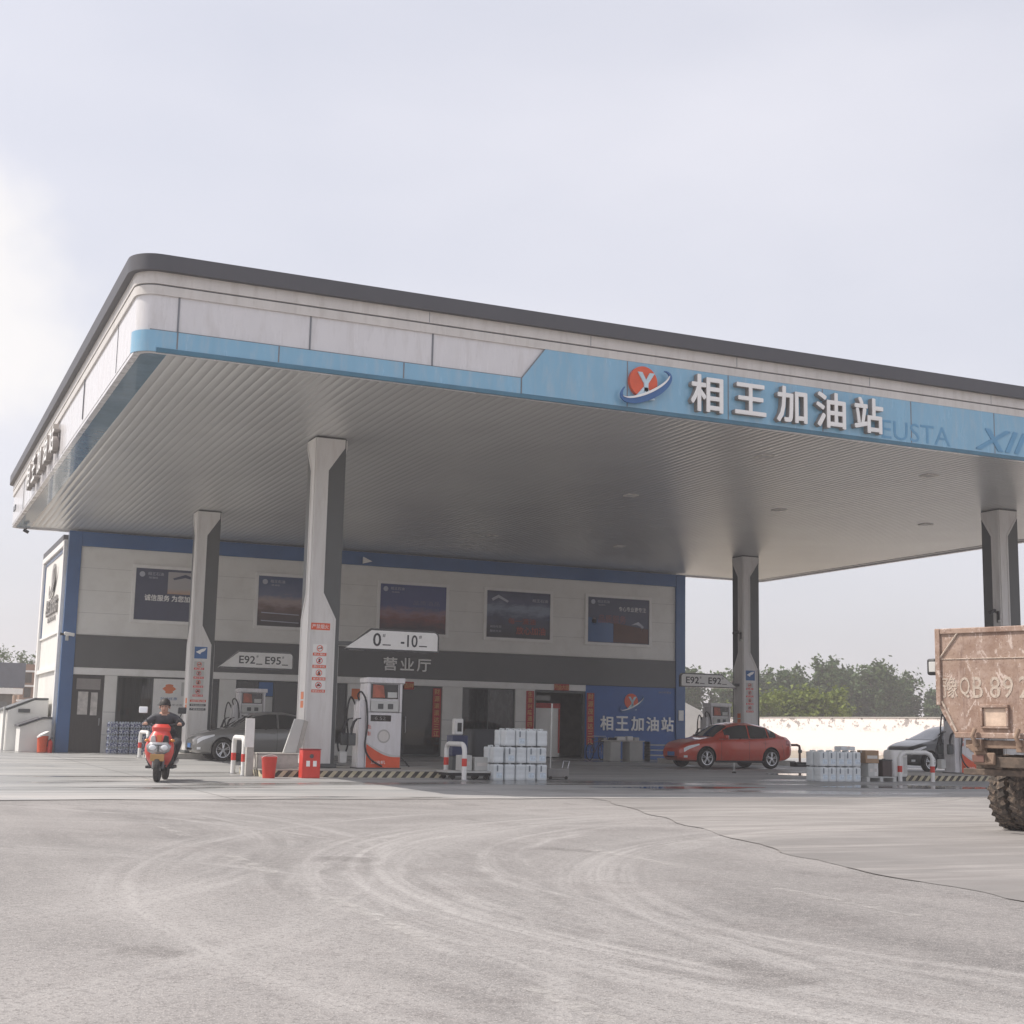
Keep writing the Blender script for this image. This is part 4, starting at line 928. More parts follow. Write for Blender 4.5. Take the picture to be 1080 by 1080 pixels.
# ------------------------------------------------------------------ things on and before the front island
t = thing('sand_bucket', 'round red sand bucket standing before the striped kerb', 'bucket', (7.62, 29.6, 0))
mb = MB(); mb.lathe([(.125, 0), (.13, .01), (.165, .42), (.172, .43), (.172, .445), (.158, .445), (.15, .40), (.0, .40)], n=24); mb.build('pail', red, t)
mb = MB(); mb.tube([(.17*math.cos(R(q)), -.06-.02*math.sin(R(q)), .42+.07*math.sin(R(q))) for q in range(0, 181, 20)], .006, 6); mb.build('handle', white_paint, t)
t = thing('fire_box', 'red fire equipment box with two white round labels before the front column', 'fire box', (8.55, 29.75, 0))
mb = MB(); mb.box(-.2, .2, -.14, .14, 0, .60); mb.build('cabinet', red, t, bevel=.012); mb = MB(); mb.box(-.21, .21, -.15, .15, .602, .625); mb.build('lid', M('dark_red', (.25, .03, .03), .5), t, bevel=.006)
for x in (-.075, .075): mb = MB(); mb.cbox((x, -.143, .31), (.08, .006, .12)); mb.build('white_label', white_flat, t, bevel=.0)
mb = MB(); mb.lathe([(.045, -.006), (.045, 0)], (0, -.14, .47), 'y', 20); mb.build('round_mark', col_dark, t)
t = thing('stone_box', 'grey concrete box on the front pump island with a slab leaning on it', 'box', (8.08, 30.95, .17))
mb = MB(); mb.box(-.45, .45, -.35, .35, 0, .30); mb.build('box_body', concrete, t, bevel=.015); mb = MB(); mb.box(-.46, .46, -.36, .36, .302, .335); mb.build('lid', concrete, t, bevel=.01)
t = thing('leaning_slab', 'pale slab tilted against the front column on top of the concrete box', 'slab', (8.45, 31.0, .505))
mb = MB(); mb.prism([(-.18, 0), (.12, 0), (.28, .74), (.06, .76)], 'y', -.05, .02); mb.build('slab_face', light_grey, t, bevel=.008); mb = MB(); mb.prism([(.122, 0), (.22, 0), (.38, .70), (.283, .735)], 'y', -.04, .10); mb.build('slab_edge', concrete, t, bevel=.006)

# trolley with boxes
t = thing('flat_trolley', 'low flat trolley with small wheels right of the front island', 'trolley', (12.3, 29.55, 0))
mb = MB(); mb.box(-.75, .62, -.35, .35, .15, .19); mb.build('deck', light_grey, t, bevel=.006); mb = MB(); mb.box(-.72, .59, -.3, .3, .09, .148); mb.build('frame', black, t)
for x in (-.6, -.1, .2, .5):
    for y in (-.28, .28): mb = MB(); mb.lathe([(.02, -.02), (.055, -.02), (.06, 0), (.055, .02), (.02, .02)], (x, y, .06), 'y', 14); mb.build('wheel', rubber, t)
def carton(name, x, y, z, d, mat, label, cat='box', tape=None, group=None):
    t = thing(name, label, cat, (x, y, z), 0, group); mb = MB(); mb.box(-d[0]/2, d[0]/2, -d[1]/2, d[1]/2, 0, d[2]); mb.build('body', mat, t, bevel=.01)
    mb = MB(); mb.box(-d[0]/2-.004, d[0]/2+.004, -.03, .03, d[2]-.06, d[2]+.004); mb.box(-d[0]/2+.05, d[0]/2-.05, -d[1]/2-.004, -d[1]/2+.002, d[2]*.35, d[2]*.6); mb.build('label_strip', tape or cream_trim, t, smooth=0); return t
carton('carton', 12.09, 29.6, .192, (.28, .3, .34), light_grey, 'left of two grey cartons on the flat trolley', group='cartons on the flat trolley')
carton('carton', 12.46, 29.55, .192, (.36, .3, .30), light_grey, 'right and lower of two grey cartons on the flat trolley', group='cartons on the flat trolley')
t = thing('water_dispenser', 'dark blue drinks cooler with a white top bottle behind the flat trolley', 'cooler', (12.85, 31.9, 0))
mb = MB(); mb.box(-.2, .2, -.2, .2, 0, .46); mb.build('base', col_dark, t, bevel=.015); mb = MB(); mb.box(-.21, .19, -.21, .19, .465, .96); mb.build('cabinet', M('deep_blue', (.03, .04, .11), .4), t, bevel=.015); mb = MB(); mb.box(-.12, .10, -.12, .1, .965, 1.36); mb.build('bottle_box', white_paint, t, bevel=.03); mb = MB(); mb.box(-.06, .05, -.126, -.118, 1.05, 1.26); mb.build('bottle_label', black, t, smooth=0)
t = thing('covered_machine', 'black rounded cover over a machine behind the stacked jerrycans', 'cover', (13.8, 32.6, 0))
mb = MB(); mb.loft([[(x*(1-.12*k), y*(1-.12*k), z) for x, y in round_rect(-.45, .45, -.4, .4, .15, 4)] for k, z in ((0, 0), (0, .5), (.4, 1.0), (1.6, 1.12))]); mb.build('cover', M('black_sheet', (.03, .032, .036), .55, bump=.3, bscale=6), t)

# ------------------------------------------------------------------ jerrycans
def jerry_mesh():
    a = MB(); w_, d_, h_ = .125, .15, .375
    secs = []
    for z, k in ((0, .94), (.012, .985), (.05, 1), (.12, .985), (.13, .97), (.14, .985), (.22, .985), (.23, .97), (.24, .985), (.31, 1), (.335, .98), (.35, .9)):
        secs.append([(x*k, y*k, z) for x, y in round_rect(-w_, w_, -d_, d_, .045, 4)])
    a.loft(secs); return a
def jerrycan(x, y, z, label, rotz, group):
    t = thing('jerrycan', label, 'jerrycan', (x, y, z), rotz, group)
    jerry_mesh().build('body', plastic_white, t, smooth=35)
    mb = MB(); mb.tube([(0, -.10, .345), (0, -.09, .375), (0, .02, .375), (0, .03, .345)], .016, 8); mb.build('handle', plastic_white, t)
    mb = MB(); mb.lathe([(.03, .345), (.032, .35), (.032, .38), (.02, .385)], (0, .09, 0), 'z', 14); mb.build('cap', plastic_white, t)
    mb = MB(); mb.box(-.06, .08, -.1525, -.149, .05, .17); mb.build('paper_label', M_label, t, smooth=0)
    mb = MB(); mb.cbox((-.035, -.152, .26), (.035, .008, .13)); mb.build('grip_shade', M_grip, t, bevel=.012)  # dark pad on the face paints the shade of a grip recess
    return t
M_label = M('blue_white_label', (.60, .68, .75), .5, var=.25, scale=30)
proto_j = None
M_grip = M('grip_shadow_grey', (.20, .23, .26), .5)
LAY = ('bottom', 'middle', 'top'); ORD = ('first', 'second', 'third', 'fourth', 'fifth', 'sixth')
def can_at(x, y, z, lab, rz, group):
    global proto_j
    if proto_j is None: proto_j = jerrycan(x, y, z, lab, rz, group)
    else: dup(proto_j, (x, y, z), rz, lab, group)
random.seed(11)
for lay in range(3):
    for row in range(2):
        xs = [12.72, 13.0, 13.27, 13.53, 13.79] if lay < 2 else [12.98, 13.26, 13.53, 13.79]
        for c, x in enumerate(xs):
            can_at(x+random.uniform(-.012, .012), 29.2+.32*row+random.uniform(-.01, .01), .382*lay, 'white jerrycan in the big stack, %s row, %s from left, %s layer' % (('front', 'back')[row], ORD[c], LAY[lay]), PI*(random.random() < .5)+random.uniform(-.05, .05), 'white jerrycans stacked by the front island')
for lay in range(2):
    for row in range(2):
        for c in range(5):
            can_at(21.73+.255*c+random.uniform(-.008, .008), 29.4+.32*row, .382*lay, 'white jerrycan in the low stack by the truck, %s row, %s from left, %s layer' % (('front', 'back')[row], ORD[c], ('lower', 'upper')[lay]), random.uniform(-.04, .04), 'white jerrycans stacked near the truck')
t = thing('flat_box', 'flat white box lying on top of the low jerrycan stack near the truck', 'box', (22.55, 29.5, .775))
mb = MB(); mb.box(-.22, .22, -.15, .15, 0, .10); mb.build('carton_body', plastic_white, t, bevel=.02); mb = MB(); mb.box(-.05, .05, -.152, .152, .04, .103); mb.build('tape', cream_trim, t, smooth=0)
t = thing('pallet', 'low grey pallet between the low jerrycan stack and the rounded cabinet', 'pallet', (23.5, 29.6, 0))
mb = MB()
for y in (-.3, 0, .3): mb.box(-.48, .48, y-.06, y+.06, .10, .125)
mb.build('deck_boards', light_grey, t); mb = MB()
for x in (-.42, 0, .42): mb.box(x-.05, x+.05, -.36, .36, 0, .098)
mb.build('runners', light_grey, t)
carton('carton', 23.25, 29.5, .127, (.2, .35, .33), light_grey, 'pale carton on the grey pallet, under a brown one', group='cartons on the pallet'); carton('carton', 23.28, 29.5, .464, (.42, .35, .32), card, 'brown cardboard carton, top of the pile on the grey pallet', group='cartons on the pallet')
carton('carton', 23.48, 29.62, .127, (.2, .3, .33), white_paint, 'narrow white carton in the middle of the grey pallet', group='cartons on the pallet')
t = thing('brown_bin', 'small dark brown bin with a lid on the right of the pallet', 'bin', (23.82, 29.55, .127))
mb = MB(); mb.box(-.15, .15, -.15, .15, 0, .40); mb.build('bin_body', M('dark_brown', (.07, .05, .045), .5), t, bevel=.015); mb = MB(); mb.box(-.16, .16, -.16, .16, .402, .43); mb.box(-.04, .04, -.03, .03, .43, .45); mb.build('lid', col_dark, t, bevel=.008)
t = thing('white_cabinet', 'rounded white plastic cabinet at the left end of the right pump island', 'cabinet', (24.36, 29.75, 0))
mb = MB(); mb.loft([[(x*k, y*k, z) for x, y in round_rect(-.26, .26, -.22, .22, .1, 5)] for z, k in ((.12, .93), (.15, 1), (.72, 1), (.78, .94), (.80, .8))]); mb.build('shell', white_paint, t); mb = MB(); mb.box(-.2, .2, -.17, .17, 0, .125); mb.build('foot', col_dark, t); mb = MB(); mb.box(.08, .20, -.224, -.215, .2, .62); mb.build('door_panel', light_grey, t, bevel=.004)
t = thing('pole_stand', 'thin white pole with a mop bucket right of the big jerrycan stack', 'pole', (14.45, 29.75, 0))
mb = MB(); mb.tube([(-.12, 0, .2), (-.10, 0, 1.75)], .02, 8); mb.build('pole', light_grey, t); mb = MB(); mb.box(-.28, .28, -.2, .2, .04, .26); mb.build('bucket', M('grey_bucket', (.22, .21, .2), .5), t, bevel=.03)
mb = MB(); mb.tube([(.26, -.15, .25), (.30, -.15, .42), (.30, .15, .42), (.26, .15, .25)], .012, 6); mb.build('handle', steel, t)
for x in (-.2, .2): mb = MB(); mb.lathe([(.01, -.2), (.04, -.2), (.04, -.17), (.01, -.17)], (x, 0, .042), 'y', 12); mb.build('caster', rubber, t)

# shrink wrapped water packs under the left window
def water_pack(x, y, z, label, group):
    t = thing('water_pack', label, 'bottle pack', (x, y, z), 0, group)
    mb = MB()
    for i in range(4):
        for j in range(3): mb.lathe([(.034, 0), (.04, .01), (.04, .08), (.037, .085), (.04, .09), (.04, .15), (.03, .18), (.014, .2), (.014, .215)], (-.135+.09*i, -.1+.095*j, 0), 'z', 8)
    mb.build('bottles', M_bottle, t)
    mb = MB(); mb.loft([[(px, py, z_) for px, py in round_rect(-.185, .185, -.148, .148, .03, 3)] for z_ in (.03, .15)], True, False); mb.build('wrap', M_wrap, t, smooth=0)
    return t
M_bottle = M('bottle_blue_white', (.45, .50, .58), .25, var=.3, scale=20)
m_w, b = newmat('printed_wrap'); n = b.noise(b.map(b.obj(), (14, 14, 26)), 1, 3, .7); b.bsdf(Base_Color=b.mix(b.rng(n, .48, .54), (.030, .045, .16), (.55, .58, .65)), Roughness=.25); M_wrap = m_w
pw = None
for lay in range(5):
    for c in range(4):
        lab = 'blue and white water pack by the door, %s from left, %s layer' % (ORD[c], ('lowest', 'second', 'third', 'fourth', 'top')[lay]); p = (7.42+.385*c-.0, 50.65, .222*lay)
        if pw is None: pw = water_pack(*p, lab, 'water packs stacked below the left window')
        else: dup(pw, p, 0, lab, 'water packs stacked below the left window')

# table, goods and bicycle before the blue wall
t = thing('display_table', 'pale cabinet table with goods before the blue sign wall', 'table', (26.45, 48.4, 0))
for x0, x1 in ((-.72, -.28), (.12, .70)): mb = MB(); mb.box(x0, x1, -.3, .3, 0, .74); mb.build('cabinet', light_grey, t, bevel=.01)
mb = MB(); mb.box(-.80, .78, -.34, .34, .742, .78); mb.build('table_top', cream_trim, t, bevel=.008)
for x, d, mt in ((-.5, (.3, .2, .10), black), (-.15, (.35, .25, .14), white_paint), (.25, (.25, .2, .16), white_paint), (.55, (.2, .2, .12), light_grey)):
    q = thing('goods_box', {-.5: 'flat black box on the left of the pale cabinet table', -.15: 'wide white box on the pale cabinet table', .25: 'tall white box on the pale cabinet table', .55: 'grey box on the right of the pale cabinet table'}[x], 'box', (26.45+x, 48.4, .782), 0, 'goods on the pale cabinet table')
    mb = MB(); mb.box(-d[0]/2, d[0]/2, -d[1]/2, d[1]/2, 0, d[2]); mb.build('box_body', mt, q, bevel=.012); mb = MB(); mb.box(-d[0]/2-.003, d[0]/2+.003, -.025, .025, d[2]-.04, d[2]+.003); mb.build('tape', cream_trim, q, smooth=0)
t = thing('bench', 'grey slatted bench between the cabinet table and the red saloon', 'bench', (28.1, 48.4, 0))
mb = MB()
for z in (.2, .4, .6): mb.box(-.6, .6, -.2, .2, z, z+.05)
mb.build('shelf_boards', light_grey, t)
for x in (-.58, .58): mb = MB(); mb.box(x-.02, x+.02, -.2, .2, 0, .75); mb.build('side_frame', col_dark, t)
t = thing('bicycle', 'dark bicycle parked end on by the pale cabinet table', 'bicycle', (25.3, 48.5, 0), R(35))
for x in (-.5, .5):
    mb = MB(); mb.loft([[(x+(.31+.02*math.cos(2*PI*j/6))*math.cos(2*PI*k/28), .02*math.sin(2*PI*j/6), .33+(.31+.02*math.cos(2*PI*j/6))*math.sin(2*PI*k/28)) for j in range(6)] for k in range(29)], True, False); w_ = mb.build('wheel', rubber, t)
    mb = MB()
    for k in range(8): mb.tube([(x, 0, .33), (x+.3*math.cos(2*PI*k/8), 0, .33+.3*math.sin(2*PI*k/8))], .004, 5)
    mb.build('spokes', steel, w_)
mb = MB()
for p, q in (((-.5, 0, .33), (-.1, 0, .3)), ((-.1, 0, .3), (-.2, 0, .78)), ((-.5, 0, .33), (-.18, 0, .68)), ((-.1, 0, .3), (.36, 0, .78)), ((-.18, 0, .68), (.36, 0, .76)), ((.34, 0, .9), (.5, 0, .33))): mb.tube([p, q], .018, 7)
mb.build('frame', M('dark_violet', (.06, .045, .09), .4), t); mb = MB(); mb.tube([(.26, -.28, .93), (.34, 0, .92), (.26, .28, .93)], .014, 7); mb.build('handlebar', steel, t); mb = MB(); mb.ball((-.2, 0, .82), (.13, .07, .04)); mb.build('saddle', black, t)
mb = MB(); mb.box(.42, .70, -.13, .13, .68, .88); mb.build('basket', col_dark, t, bevel=.01)

# brown rail beyond the red saloon and small boxes
t = thing('brown_rail', 'brown metal rail standing behind the tail of the red saloon', 'rail', (32.6, 46, 0))
mb = MB(); mb.tube([(-.75, .1, .72), (.28, 0, .74), (.38, 0, .70), (.40, 0, .62), (.40, 0, 0)], .05, 10); mb.build('tube', brown, t); mb = MB(); mb.box(.32, .48, -.08, .08, 0, .014); mb.build('foot_plate', brown, t); mb = MB(); mb.cbox((.40, -.02, .5), (.13, .1, .12)); mb.build('lock', col_dark, t, bevel=.01)
carton('carton', 30.6, 42.5, 0, (.8, .4, .16), black, 'flat black crate on the ground behind the red saloon', tape=col_dark)
t = thing('marker_post', 'tiny pale marker post on the wet concrete before the red saloon', 'post', (22.8, 35.0, 0))
mb = MB(); mb.tube([(0, 0, 0), (0, 0, .30)], .018, 8); mb.build('shaft', light_grey, t); mb = MB(); mb.lathe([(.07, 0), (.06, .03), (.02, .05)], n=12); mb.build('foot', rubber, t)
t = thing('white_kiosk', 'small sunlit white hut with a door beyond the right corner of the shop', 'hut', (38.2, 62, 0))
mb = MB(); mb.prism([(-1.6, 0), (.55, 0), (.55, 1.75), (.2, 2.25), (-1.6, 3.0)], 'y', 0, 3); mb.build('wall', wall_white, t, bevel=.01); mb = MB(); mb.box(.02, .4, -.02, .02, 0, 1.75); mb.build('door', cream_trim, t)

# ------------------------------------------------------------------ cars
def lerp_tab(tab, x):
    if x <= tab[0][0]: return tab[0][1]
    for (a, va), (c, vc) in zip(tab, tab[1:]):
        if x <= c:
            u = (x-a)/(c-a); return va+(vc-va)*u
    return tab[-1][1]
def smooth_tab(tab, x, w_=.10):
    return sum(lerp_tab(tab, x+w_*k/3)*g for k, g in zip(range(-3, 4), (1, 2, 3, 4, 3, 2, 1)))/16
SEDAN = dict(top=[(-2.25, .90), (-2.2, .98), (-2.05, 1.04), (-1.80, 1.08), (-1.22, 1.37), (-.6, 1.47), (-.05, 1.475), (.38, 1.39), (1.06, .985), (1.6, .90), (2.0, .80), (2.2, .68), (2.26, .58)],
             belt=[(-2.25, .86), (-2.1, .96), (-1.5, .985), (-.5, .93), (.9, .905), (1.5, .85), (2.0, .76), (2.2, .64), (2.26, .54)],
             wid=[(-2.26, .62), (-2.18, .74), (-1.9, .81), (-1.2, .865), (0, .875), (1.0, .87), (1.6, .845), (1.95, .77), (2.18, .62), (2.26, .48)],
             bot=[(-2.26, .42), (-2.1, .30), (-1.7, .22), (1.7, .2), (2.1, .22), (2.26, .32)], axles=(-1.28, 1.36), glass=(-1.62, .98), ws=(.40, 1.03), rw=(-1.76, -1.24))
HATCH = dict(top=[(-2.0, .80), (-1.96, 1.0), (-1.8, 1.22), (-1.5, 1.42), (-.6, 1.50), (-.1, 1.49), (.30, 1.38), (1.02, 1.03), (1.5, .93), (1.85, .82), (2.0, .70), (2.05, .6)],
             belt=[(-2.0, .76), (-1.9, .98), (-1.4, 1.02), (-.5, .97), (.9, .95), (1.5, .88), (1.85, .78), (2.0, .66), (2.05, .55)],
             wid=[(-2.02, .66), (-1.9, .78), (-1.5, .85), (0, .865), (1.0, .86), (1.5, .83), (1.8, .75), (2.0, .58), (2.05, .48)],
             bot=[(-2.02, .40), (-1.8, .26), (1.6, .2), (1.95, .24), (2.05, .34)], axles=(-1.25, 1.28), glass=(-1.62, .98), ws=(.32, .99), rw=(-1.9, -1.55))
def car(name, label, loc, rotz, spec, body_mat, group=None):
    t = thing(name, label, 'car', loc, rotz, group)
    def sec(x):
        zt, zs, w_, zb = (smooth_tab(spec[k], x) for k in ('top', 'belt', 'wid', 'bot')); h = max(.02, zt-zs)
        g = min(1, max(0, (h-.08)/.25)); mid = zb+(zs-zb)*.55
        return [(0, zb), (w_*.80, zb), (w_*.95, zb+.05), (w_*.985, zb+.16), (w_, mid), (w_*.99, zs-.12), (w_*.965, zs-.03), (w_*(.93-.0*g), zs+h*.06),
                (w_*(.88-.02*g), zs+h*.30), (w_*(.84-.06*g), zs+h*.62), (w_*(.80-.10*g), zs+h*.86), (w_*(.66-.10*g), zs+h*.965), (w_*.3, zt), (0, zt+.004)]
    def side_y(x, z):
        q = sec(x)
        for (y0, z0), (y1, z1) in zip(q[2:], q[3:]):
            if z0 <= z <= z1: return y0+(y1-y0)*(z-z0)/max(1e-6, z1-z0)
        return q[10][0]
    def top_z(x, y):
        q = sec(x)[::-1]
        for (y0, z0), (y1, z1) in zip(q, q[1:]):
            if y0 <= abs(y) <= y1: return z0+(z1-z0)*(abs(y)-y0)/max(1e-6, y1-y0)
        return q[3][1]
    x0, x1 = spec['bot'][0][0]+.005, spec['bot'][-1][0]-.005; N = 64
    mb = MB(); secs = []
    for i in range(N+1):
        x = (x0+x1)/2-(x1-x0)/2*math.cos(PI*i/N)*.35-(x1-x0)/2*(1-2*i/N)*.65; q = sec(x)
        secs.append([(x, y, z) for y, z in q]+[(x, -y, z) for y, z in q[-2:0:-1]])
    mb.loft(secs); me = mb.mesh('body', [body_mat, black], 0)
    o = link('body', me, t)
    t.scale = (.95, 1, 1.02)
    cut = MB()
    for ax in spec['axles']:
        for sgn in (-1, 1): cut.lathe([(.375, -.2), (.375, .2)], (ax, sgn*.80, .33), 'y', 36)
    ce = cut.mesh('cutter', black, 0); cobj = link('cutter', ce); cobj.parent = t
    bm_ = o.modifiers.new('b', 'BOOLEAN'); bm_.operation = 'DIFFERENCE'; bm_.object = cobj; bm_.solver = 'EXACT'; bm_.material_mode = 'INDEX'
    dg = bpy.context.evaluated_depsgraph_get(); dg.update()
    new = bpy.data.meshes.new_from_object(o.evaluated_get(dg)); o.modifiers.clear(); o.data = new; new.name = 'body'
    bpy.data.objects.remove(cobj)
    for p in new.polygons:
        c = p.center
        for ax in spec['axles']:
            rr_ = math.hypot(c.x-ax, c.z-.33)
            if rr_ < .385 and abs(c.y) < .86 and c.z < .72 and abs(p.normal.y) < .99 and (abs(c.y) < .66 or rr_ < .378): p.material_index = min(1, len(new.materials)-1)
    new.polygons.foreach_set('use_smooth', [True]*len(new.polygons)); new.set_sharp_from_angle(angle=R(32))
    def patch(nm, mat, fn, nu, nv, par=t, thick=0):
        mb = MB(); vs = [fn(i/nu, j/nv) for i in range(nu+1) for j in range(nv+1)]
        mb.add(vs, [(i*(nv+1)+j, (i+1)*(nv+1)+j, (i+1)*(nv+1)+j+1, i*(nv+1)+j+1) for i in range(nu) for j in range(nv)])
        return mb.build(nm, mat, par)
    ga, gb = spec['glass']
    for sgn in (1, -1):
        for a, c in ((.60*gb+.0, -.36), (-.42, -1.16), (-1.22, ga+.08)):
            def fn(u, v, a=a, c=c):
                x = a+(c-a)*u; zt, zs = smooth_tab(spec['top'], x), smooth_tab(spec['belt'], x); z = zs+.035+(max(.05, (zt-zs)*.84)-.035)*v
                return (x, sgn*(side_y(x, z)+.006), z)
            patch('side_window', car_glass_dark, fn, 10, 6)
    for nm, (a, c) in (('windscreen', spec['ws']), ('rear_window', spec['rw'])):
        def fn(u, v):
            x = c+(a-c)*u if nm == 'windscreen' else a+(c-a)*u; q = sec(x); y = (v*2-1)*(q[9][0]-.03); return (x+(.004 if nm == 'windscreen' else -.004), y, top_z(x, y)+.006)
        patch(nm, car_glass_dark, fn, 10, 12)
    xf = x1
    for sgn in (1, -1):
        def hl(u, v): x = xf-.62+.50*u; zs = smooth_tab(spec['belt'], x); z = zs-.05-.13*v*(.35+.65*u); return (x+.006, sgn*(side_y(x, z)+.007), z)
        patch('headlight', lamp_clear, hl, 10, 5)
        def fl(u, v): x = xf-.22+.10*u; z = .40-.07*v; return (x+.006, sgn*(side_y(x, z)+.006), z)
        patch('fog_lamp', lamp_clear, fl, 4, 3)
        def tl(u, v): x = x0+.06+.26*u; zs = smooth_tab(spec['belt'], x); z = zs-.04-.16*v; return (x-.004, sgn*(side_y(x, z)+.007), z)
        patch('tail_light', lamp_red, tl, 8, 4)
        mb = MB(); mb.cbox((.66, sgn*.955, 1.0), (.12, .20, .13)); m_ = mb.build('mirror', body_mat, t, bevel=.035, seg=3); mb = MB(); mb.box(.594, .599, sgn*.955-.085, sgn*.955+.085, .95, 1.05); mb.build('mirror_glass', lamp_clear, m_)
        for xa in (-.36, .78, -1.02):
            z0 = .28 if xa != -1.02 else .62; pts = []
            for k in range(11):
                z = z0+(smooth_tab(spec['belt'], xa)-z0)*k/10; pts.append((xa, sgn*(side_y(xa, z)+.0005), z))
            mb = MB(); mb.tube(pts, .0045, 5); mb.build('door_gap', black, t)
        for xa in (-.22, -1.02 if spec is SEDAN else -.95): mb = MB(); mb.cbox((xa, sgn*(side_y(xa, .83)+.012), .83), (.17, .022, .028)); mb.build('door_handle', body_mat, t, bevel=.008)
        pts = [(x0+.75+(2.9)*k/10, sgn*(side_y(x0+.75+2.9*k/10, .70-.05*k/10)+.001), .70-.05*k/10) for k in range(11)]
        mb = MB(); mb.box(-.95, 1.0, sgn*.84-.02, sgn*.84+.03, .19, .25); mb.build('side_skirt', black, t, bevel=.01)
        pts = []
        for k in range(13):
            x = .86+(-1.45-.86)*k/12; z = smooth_tab(spec['belt'], x)+.022; pts.append((x, sgn*(side_y(x, z)+.004), z))
        mb = MB(); mb.tube(pts, .008, 5); mb.build('belt_trim', steel, t)
    for sgn in (1, -1):
        for xa, za, zb_ in ((1.78, .30, .60), (-1.86, .36, .78)):
            pts = []
            for k in range(9): z = za+(zb_-za)*k/8; xx = xa-.10*(k/8)*(1 if xa > 0 else -1); pts.append((xx, sgn*(side_y(xx, z)+.0005), z))
            mb = MB(); mb.tube(pts, .0045, 5); mb.build('bumper_gap', black, t)
        mb = MB(); mb.cbox((-.02, sgn*.79, .335), (2.0, .012, .03)); mb.build('sill_moulding', col_dark, t, bevel=.004)
    def grl(u, v): y = (u*2-1)*.40; z = .66-.14*v; x = xf-.10-.16*(abs(y)/.45)**2-.04*(1-v); return (x+.035, y, z)
    mb = MB(); mb.cbox((xf-.06, 0, .55), (.10, .70, .10)); mb.build('grille', black, t, bevel=.02); mb = MB(); mb.cbox((xf-.06, 0, .34), (.12, .80, .09)); mb.build('lower_grille', black, t, bevel=.02)
    mb = MB(); mb.cbox((xf+.005, 0, .44), (.012, .44, .13)); mb.build('number_plate', blue_mark, t, bevel=.003); mb = MB(); mb.cbox((x0-.01, 0, .78), (.012, .44, .13)); mb.build('number_plate', blue_mark, t, bevel=.003)
    for ax in spec['axles']:
        for sgn in (1, -1):
            wh = bpy.data.objects.new('wheel', wheel_mesh['tyre']); COL.objects.link(wh); wh.parent = t; wh.location = (ax, sgn*.765, .325); wh.rotation_euler = (0, 0, 0 if sgn < 0 else PI)
            rm = bpy.data.objects.new('rim', wheel_mesh['rim']); COL.objects.link(rm); rm.parent = wh
            dk = bpy.data.objects.new('brake_disc', wheel_mesh['disc']); COL.objects.link(dk); dk.parent = wh
    return t
car_glass_dark = M('car_window_glass', (.012, .014, .015), .06, var=.05, coat=1, spec=.8)
wm = MB(); wm.lathe([(.205, -.085), (.225, -.10), (.30, -.10), (.322, -.075), (.325, 0), (.322, .075), (.30, .10), (.2, .09)], n=40, axis='y'); wt = wm.mesh('tyre', rubber)
wm = MB(); wm.lathe([(.19, -.06), (.20, -.098), (.222, -.102), (.226, -.095), (.212, .05), (.19, .05)], n=40, axis='y')
for k in range(5):
    a = 2*PI*k/5+.3
    for da in (-.16, .16):
        c, s = math.cos(a+da*.5), math.sin(a+da*.5); c2, s2 = math.cos(a+da), math.sin(a+da)
        wm.tube([(.045*c, -.085, .045*s), (.205*c2, -.085, .205*s2)], [.022, .018], 6)
wm.lathe([(.0, -.10), (.05, -.10), (.06, -.08), (.06, -.04)], n=20, axis='y'); wrm = wm.mesh('rim', M('alloy_rim', (.62, .62, .63), .28, metal=.85))
wm = MB(); wm.lathe([(.0, -.035), (.19, -.035), (.19, -.02), (0, -.02)], n=28, axis='y'); wd_ = wm.mesh('brake_disc', col_dark)
wheel_mesh = dict(tyre=wt, rim=wrm, disc=wd_)
car('parked_car', 'red saloon car parked across the forecourt, facing left', (25.92, 40.25, 0), PI, SEDAN, paint('red_car_paint', (.54, .047, .014), .05))
car('parked_car', 'grey saloon car behind the front pump island, facing left', (10.72, 43.0, 0), PI, SEDAN, paint('grey_car_paint', (.20, .20, .195), .4))
car('parked_car', 'black hatchback by the white wall, half hidden behind the truck', (33.1, 38.0, 0), PI, HATCH, paint('black_car_paint', (.014, .016, .017), .0))

# ------------------------------------------------------------------ scooter and rider
sc = thing('motor_scooter', 'red motor scooter with a silver headlight ridden towards the road', 'scooter', (5.08, 28.0, 0), R(-17)); sc.scale = (1.08, 1.05, 1.03)
# local frame: the front looks towards -Y
scoot_red = paint('scooter_red', (.62, .035, .02), .0)
for y, nm in ((-.64, 'front_wheel'), (.62, 'rear_wheel')):
    mb = MB(); mb.lathe([(.14, -.045), (.2, -.055), (.235, -.04), (.245, 0), (.235, .04), (.2, .055), (.14, .045)], (0, y, .245), 'x', 30); w_ = mb.build(nm, rubber, sc)
    mb = MB(); mb.lathe([(.0, -.05), (.04, -.05), (.05, -.03), (.14, -.03), (.145, .03), (.05, .03), (.04, .05), (0, .05)], (0, y, .245), 'x', 24); mb.build('rim', alu, w_)
mb = MB()
def pw_(v, e): return math.copysign(abs(v)**e, v)
def rr(y, z, hw, d, n=20): return [(hw*pw_(math.cos(2*PI*k/n), .8), y+d*pw_(math.sin(2*PI*k/n), 1.25), z) for k in range(n)]
mb.loft([rr(-.42, .27, .13, .05), rr(-.50, .40, .21, .09), rr(-.53, .55, .255, .12), rr(-.50, .68, .25, .12), rr(-.44, .82, .20, .10), rr(-.40, .94, .14, .06)]); mb.build('front_fairing', scoot_red, sc)
mb = MB(); mb.loft([[(x, -.64+.30*math.cos(a), .245+.275*math.sin(a)) for x in (-.075, -.06, .06, .075)] for a in [R(q) for q in range(18, 108, 10)]], closed=False, caps=False)
